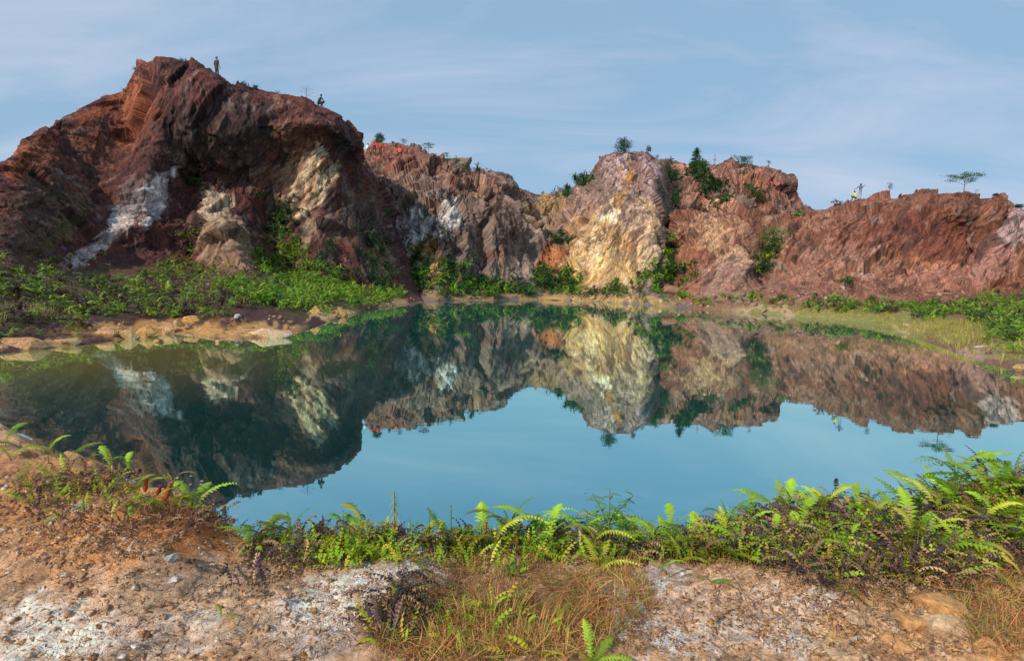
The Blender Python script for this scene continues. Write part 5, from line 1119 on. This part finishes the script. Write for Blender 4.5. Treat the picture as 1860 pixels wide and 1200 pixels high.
def herb(px, py, hpx, label, leaf, nl, ll, branches, seed, name='herb', droop=.2, stemcol=(0.12, 0.13, 0.04)):
    p = hit(px, py); k = np.linalg.norm(p - CAMP) / 1000; h = hpx * k; r = random.Random(seed)
    root = empty(name, (p[0], p[1], p[2] - .01), label=label, cat='plant')
    axes = [((0, 0, 0), (r.uniform(-.05, .05) * h, 0, h))]
    for b in range(branches):
        z0 = r.uniform(.25, .6) * h; an = b * 2.5 + r.uniform(-.4, .4); axes.append(((0, 0, z0), (math.cos(an) * h * .34, math.sin(an) * h * .34, z0 + h * r.uniform(.3, .5))))
    acc = ([], [])
    for a, b in axes: addgeo(acc, *tube([a, tuple((np.array(a) + np.array(b)) / 2 + [0, 0, .02 * h]), b], [h * .012, h * .009, h * .005], 5))
    linkmesh('stem', simple_mesh('stem', acc[0], acc[1], stemcol, M_LITTER), root)
    per = nl // len(axes)
    for a, b in axes:
        a = np.array(a); b = np.array(b)
        for i in range(per):
            t = .25 + .75 * (i + 1) / per; q = a + (b - a) * t; f = linkmesh('leaf', leaf, root); f.location = tuple(q)
            s_ = ll * h * r.uniform(.8, 1.15) * (1.1 - .3 * t); f.scale = (s_, s_, s_); f.rotation_euler = (r.uniform(-.3, .3), droop + r.uniform(-.35, .35), i * 2.4 + r.uniform(-.3, .3))
    return root
herb(1108, 975, 112, 'tall branching plant with narrow dark green leaves rising over the water edge', LM, 60, .22, 3, 1)
herb(1062, 970, 66, 'smaller narrow leaved plant just left of the tall branching plant', LM, 30, .3, 1, 2)
herb(718, 985, 100, 'tall golden green plant with drooping leaf whorls against the water', LM2, 44, .17, 0, 3, droop=.7)
herb(625, 978, 68, 'slender pale spiky plant at the left part of the water edge', LM3, 34, .13, 0, 4, droop=-.2)
herb(779, 985, 76, 'thin pale green spike plant between golden plant and ferns', LM3, 34, .12, 0, 5, droop=-.2)
herb(755, 1000, 60, 'upright green sprig right beside the golden plant', LM3, 30, .16, 0, 6, droop=-.2)
herb(1228, 1000, 60, 'low leafy sprig right of the tall branching plant', LM3, 26, .16, 0, 7, droop=-.2)
herb(820, 1010, 90, 'upright yellow green spike plant in front of the dark fronds', LM3, 40, .10, 0, 8, droop=-.3)
herb(1538, 1005, 70, 'upright yellow green spike plant on the right rise', LM3, 36, .11, 0, 9, droop=-.3)
herb(600, 1000, 50, 'short yellow green spike plant at the left end of the tangle', LM3, 26, .14, 0, 10, droop=-.2)

# pitcher plants
def pitcher_mesh(col, lid=False):
    prof = [(0, .02), (.12, .10), (.35, .16), (.6, .15), (.85, .12), (1.0, .15), (1.0, .11), (.7, .09)]
    V = []; F = []; n = 12
    for z, r_ in prof:
        for k in range(n):
            a = k * 2 * math.pi / n; V.append((r_ * math.cos(a) + .10 * (z - .3) ** 2, r_ * math.sin(a), z))
    for i in range(len(prof) - 1):
        for k in range(n): a0 = i * n + k; a1 = i * n + (k + 1) % n; F += [(a0, a1, a1 + n), (a0, a1 + n, a0 + n)]
    me = simple_mesh('pitcher', V, F, col, M_LEAF)
    for p_ in me.polygons: p_.use_smooth = True
    return me
def lid_mesh(col):
    V = [(0, 0, 0)]; F = []; n = 12
    for k in range(n): a = k * 2 * math.pi / n; V.append((.14 + .18 * math.cos(a), .14 * math.sin(a), .03 * math.cos(2 * a)))
    for k in range(n): F.append((0, 1 + k, 1 + (k + 1) % n))
    return simple_mesh('lid', V, F, col, M_LEAF)
def strap_mesh(col, arch=1.2):
    V, F = strip_arrays(1, .07, 9, 1.2, arch); V = V.copy(); 
    return simple_mesh('leaf', V, F, col, M_LEAF)
PCOL = [(0.55, 0.13, 0.03), (0.40, 0.05, 0.03), (0.62, 0.20, 0.04), (0.40, 0.48, 0.25)]
PMs = [pitcher_mesh(c) for c in PCOL]; LDs = [lid_mesh(c) for c in [(0.5, .2, .05), (0.45, .08, .1), (0.65, .3, .45), (0.3, .35, .1)]]
SMs = [strap_mesh((0.55, 0.38, 0.05), 1.15), strap_mesh((0.35, 0.38, 0.12), 1.35), strap_mesh((0.30, 0.2, 0.15), 1.45)]
def pitcher_plant(px, py, label, pitchers, leaves):
    p = hit(px, py); k = np.linalg.norm(p - CAMP) / 1000
    root = empty('pitcher_plant', tuple(p), label=label, cat='pitcher plant')
    for (ox, oy, h, ci, tilt) in pitchers:
        q = linkmesh('pitcher', PMs[ci], root); s_ = h * k; q.location = (ox * k, -.02 + .01 * ci, oy * k); q.scale = (s_, s_, s_); q.rotation_euler = (0, tilt, 0)
        l = linkmesh('lid', LDs[ci], q); l.location = (-.05, 0, 1.03); l.rotation_euler = (0, -.5, 0)
    for (ox, oy, ln, ci, yaw, pit) in leaves:
        q = linkmesh('leaf', SMs[ci], root); s_ = ln * k; q.location = (ox * k, 0, oy * k); q.scale = (s_, s_, s_); q.rotation_euler = (0, pit, yaw)
pitcher_plant(298, 905, 'pitcher plant with upright orange red pitchers and a curling yellow leaf on the left mound', [(-24, 10, 20, 0, .1), (-8, 2, 18, 1, .25), (3, -2, 26, 2, .25), (11, -2, 18, 3, -.3)], [(14, 22, 46, 0, .2, -.15), (12, 24, 26, 0, 2.6, -.2), (18, 5, 30, 2, 1.2, -.6)])
pitcher_plant(388, 955, 'pitcher plant with arching strap leaves and small orange pitchers at the mound end', [(-25, -24, 20, 0, 0), (5, -26, 16, 1, .4), (14, -26, 14, 0, -.3)], [(0, 10, 54, 0, .1, -.25), (-2, 8, 36, 1, 2.9, -.1), (2, 4, 40, 2, .3, .15), (-6, 6, 30, 1, 3.5, .1), (0, 6, 26, 1, 1.4, -.5)])

# small stones on the bank
for (px, py, ww, lab, c) in [(315, 1058, 18, 'white oblong stone on the brown slope of the near bank', (0.8, 0.78, 0.75)), (245, 1175, 14, 'small upright white stone near the lower left corner', (0.8, 0.78, 0.75)), (220, 1196, 16, 'white stone cut by the bottom edge at lower left', (0.8, 0.78, 0.75)),
      (312, 1017, 22, 'flat pale stone below the left mound', (0.72, 0.66, 0.6)), (140, 925, 26, 'pale pinkish stone sunk in the side of the left mound', (0.6, 0.45, 0.38)), (92, 946, 14, 'small buff stone on the left mound', (0.7, 0.55, 0.42)), (268, 1105, 18, 'tan stone on the slope below the white oblong stone', (0.6, 0.42, 0.25)), (152, 1037, 12, 'small rusty stone at the foot of the left mound', (0.6, 0.35, 0.15))]:
    p = hit(px, py); k = np.linalg.norm(p - CAMP) / 1000
    o = rock_mesh('stone', (ww * k, ww * k * .6, ww * k * .6), int(px), pts=14, col=c); o.location = tuple(p + [0, 0, ww * k * .12]); o.rotation_euler = (0, 0, px); tag(o, lab, 'stone')
for i, (px, py, ww, hh, lab) in enumerate([(1700, 1095, 84, 34, 'largest orange bedded rock at the lower right of the bank'), (1730, 1140, 90, 30, 'broad cream and orange rock below the largest bedded rock'), (1655, 1130, 50, 22, 'rounded orange rock left of the largest bedded rock'),
      (1560, 1125, 50, 16, 'low cream rock between the clay and the orange rocks'), (1615, 1165, 64, 24, 'cracked orange rock at the bottom right of the ground'), (1540, 1185, 60, 16, 'flat yellow rock at the bottom edge right of centre'), (1790, 1175, 60, 22, 'orange rock nearest the lower right corner')]):
    p = hit(px, py); k = np.linalg.norm(p - CAMP) / 1000
    o = rock_mesh('rock_slab', (ww * k, ww * k * .7, hh * k * 1.1), 300 + i, pts=22, col=[(0.60, 0.32, 0.13), (0.62, 0.42, 0.25)][i % 2], noise=.2, mat=M_DIRT); o.location = tuple(p + [0, 0, -hh * k * .1]); o.rotation_euler = (0, .08, -.45 + .1 * i); tag(o, lab, 'rock', 'bedded rocks at the lower right of the bank')
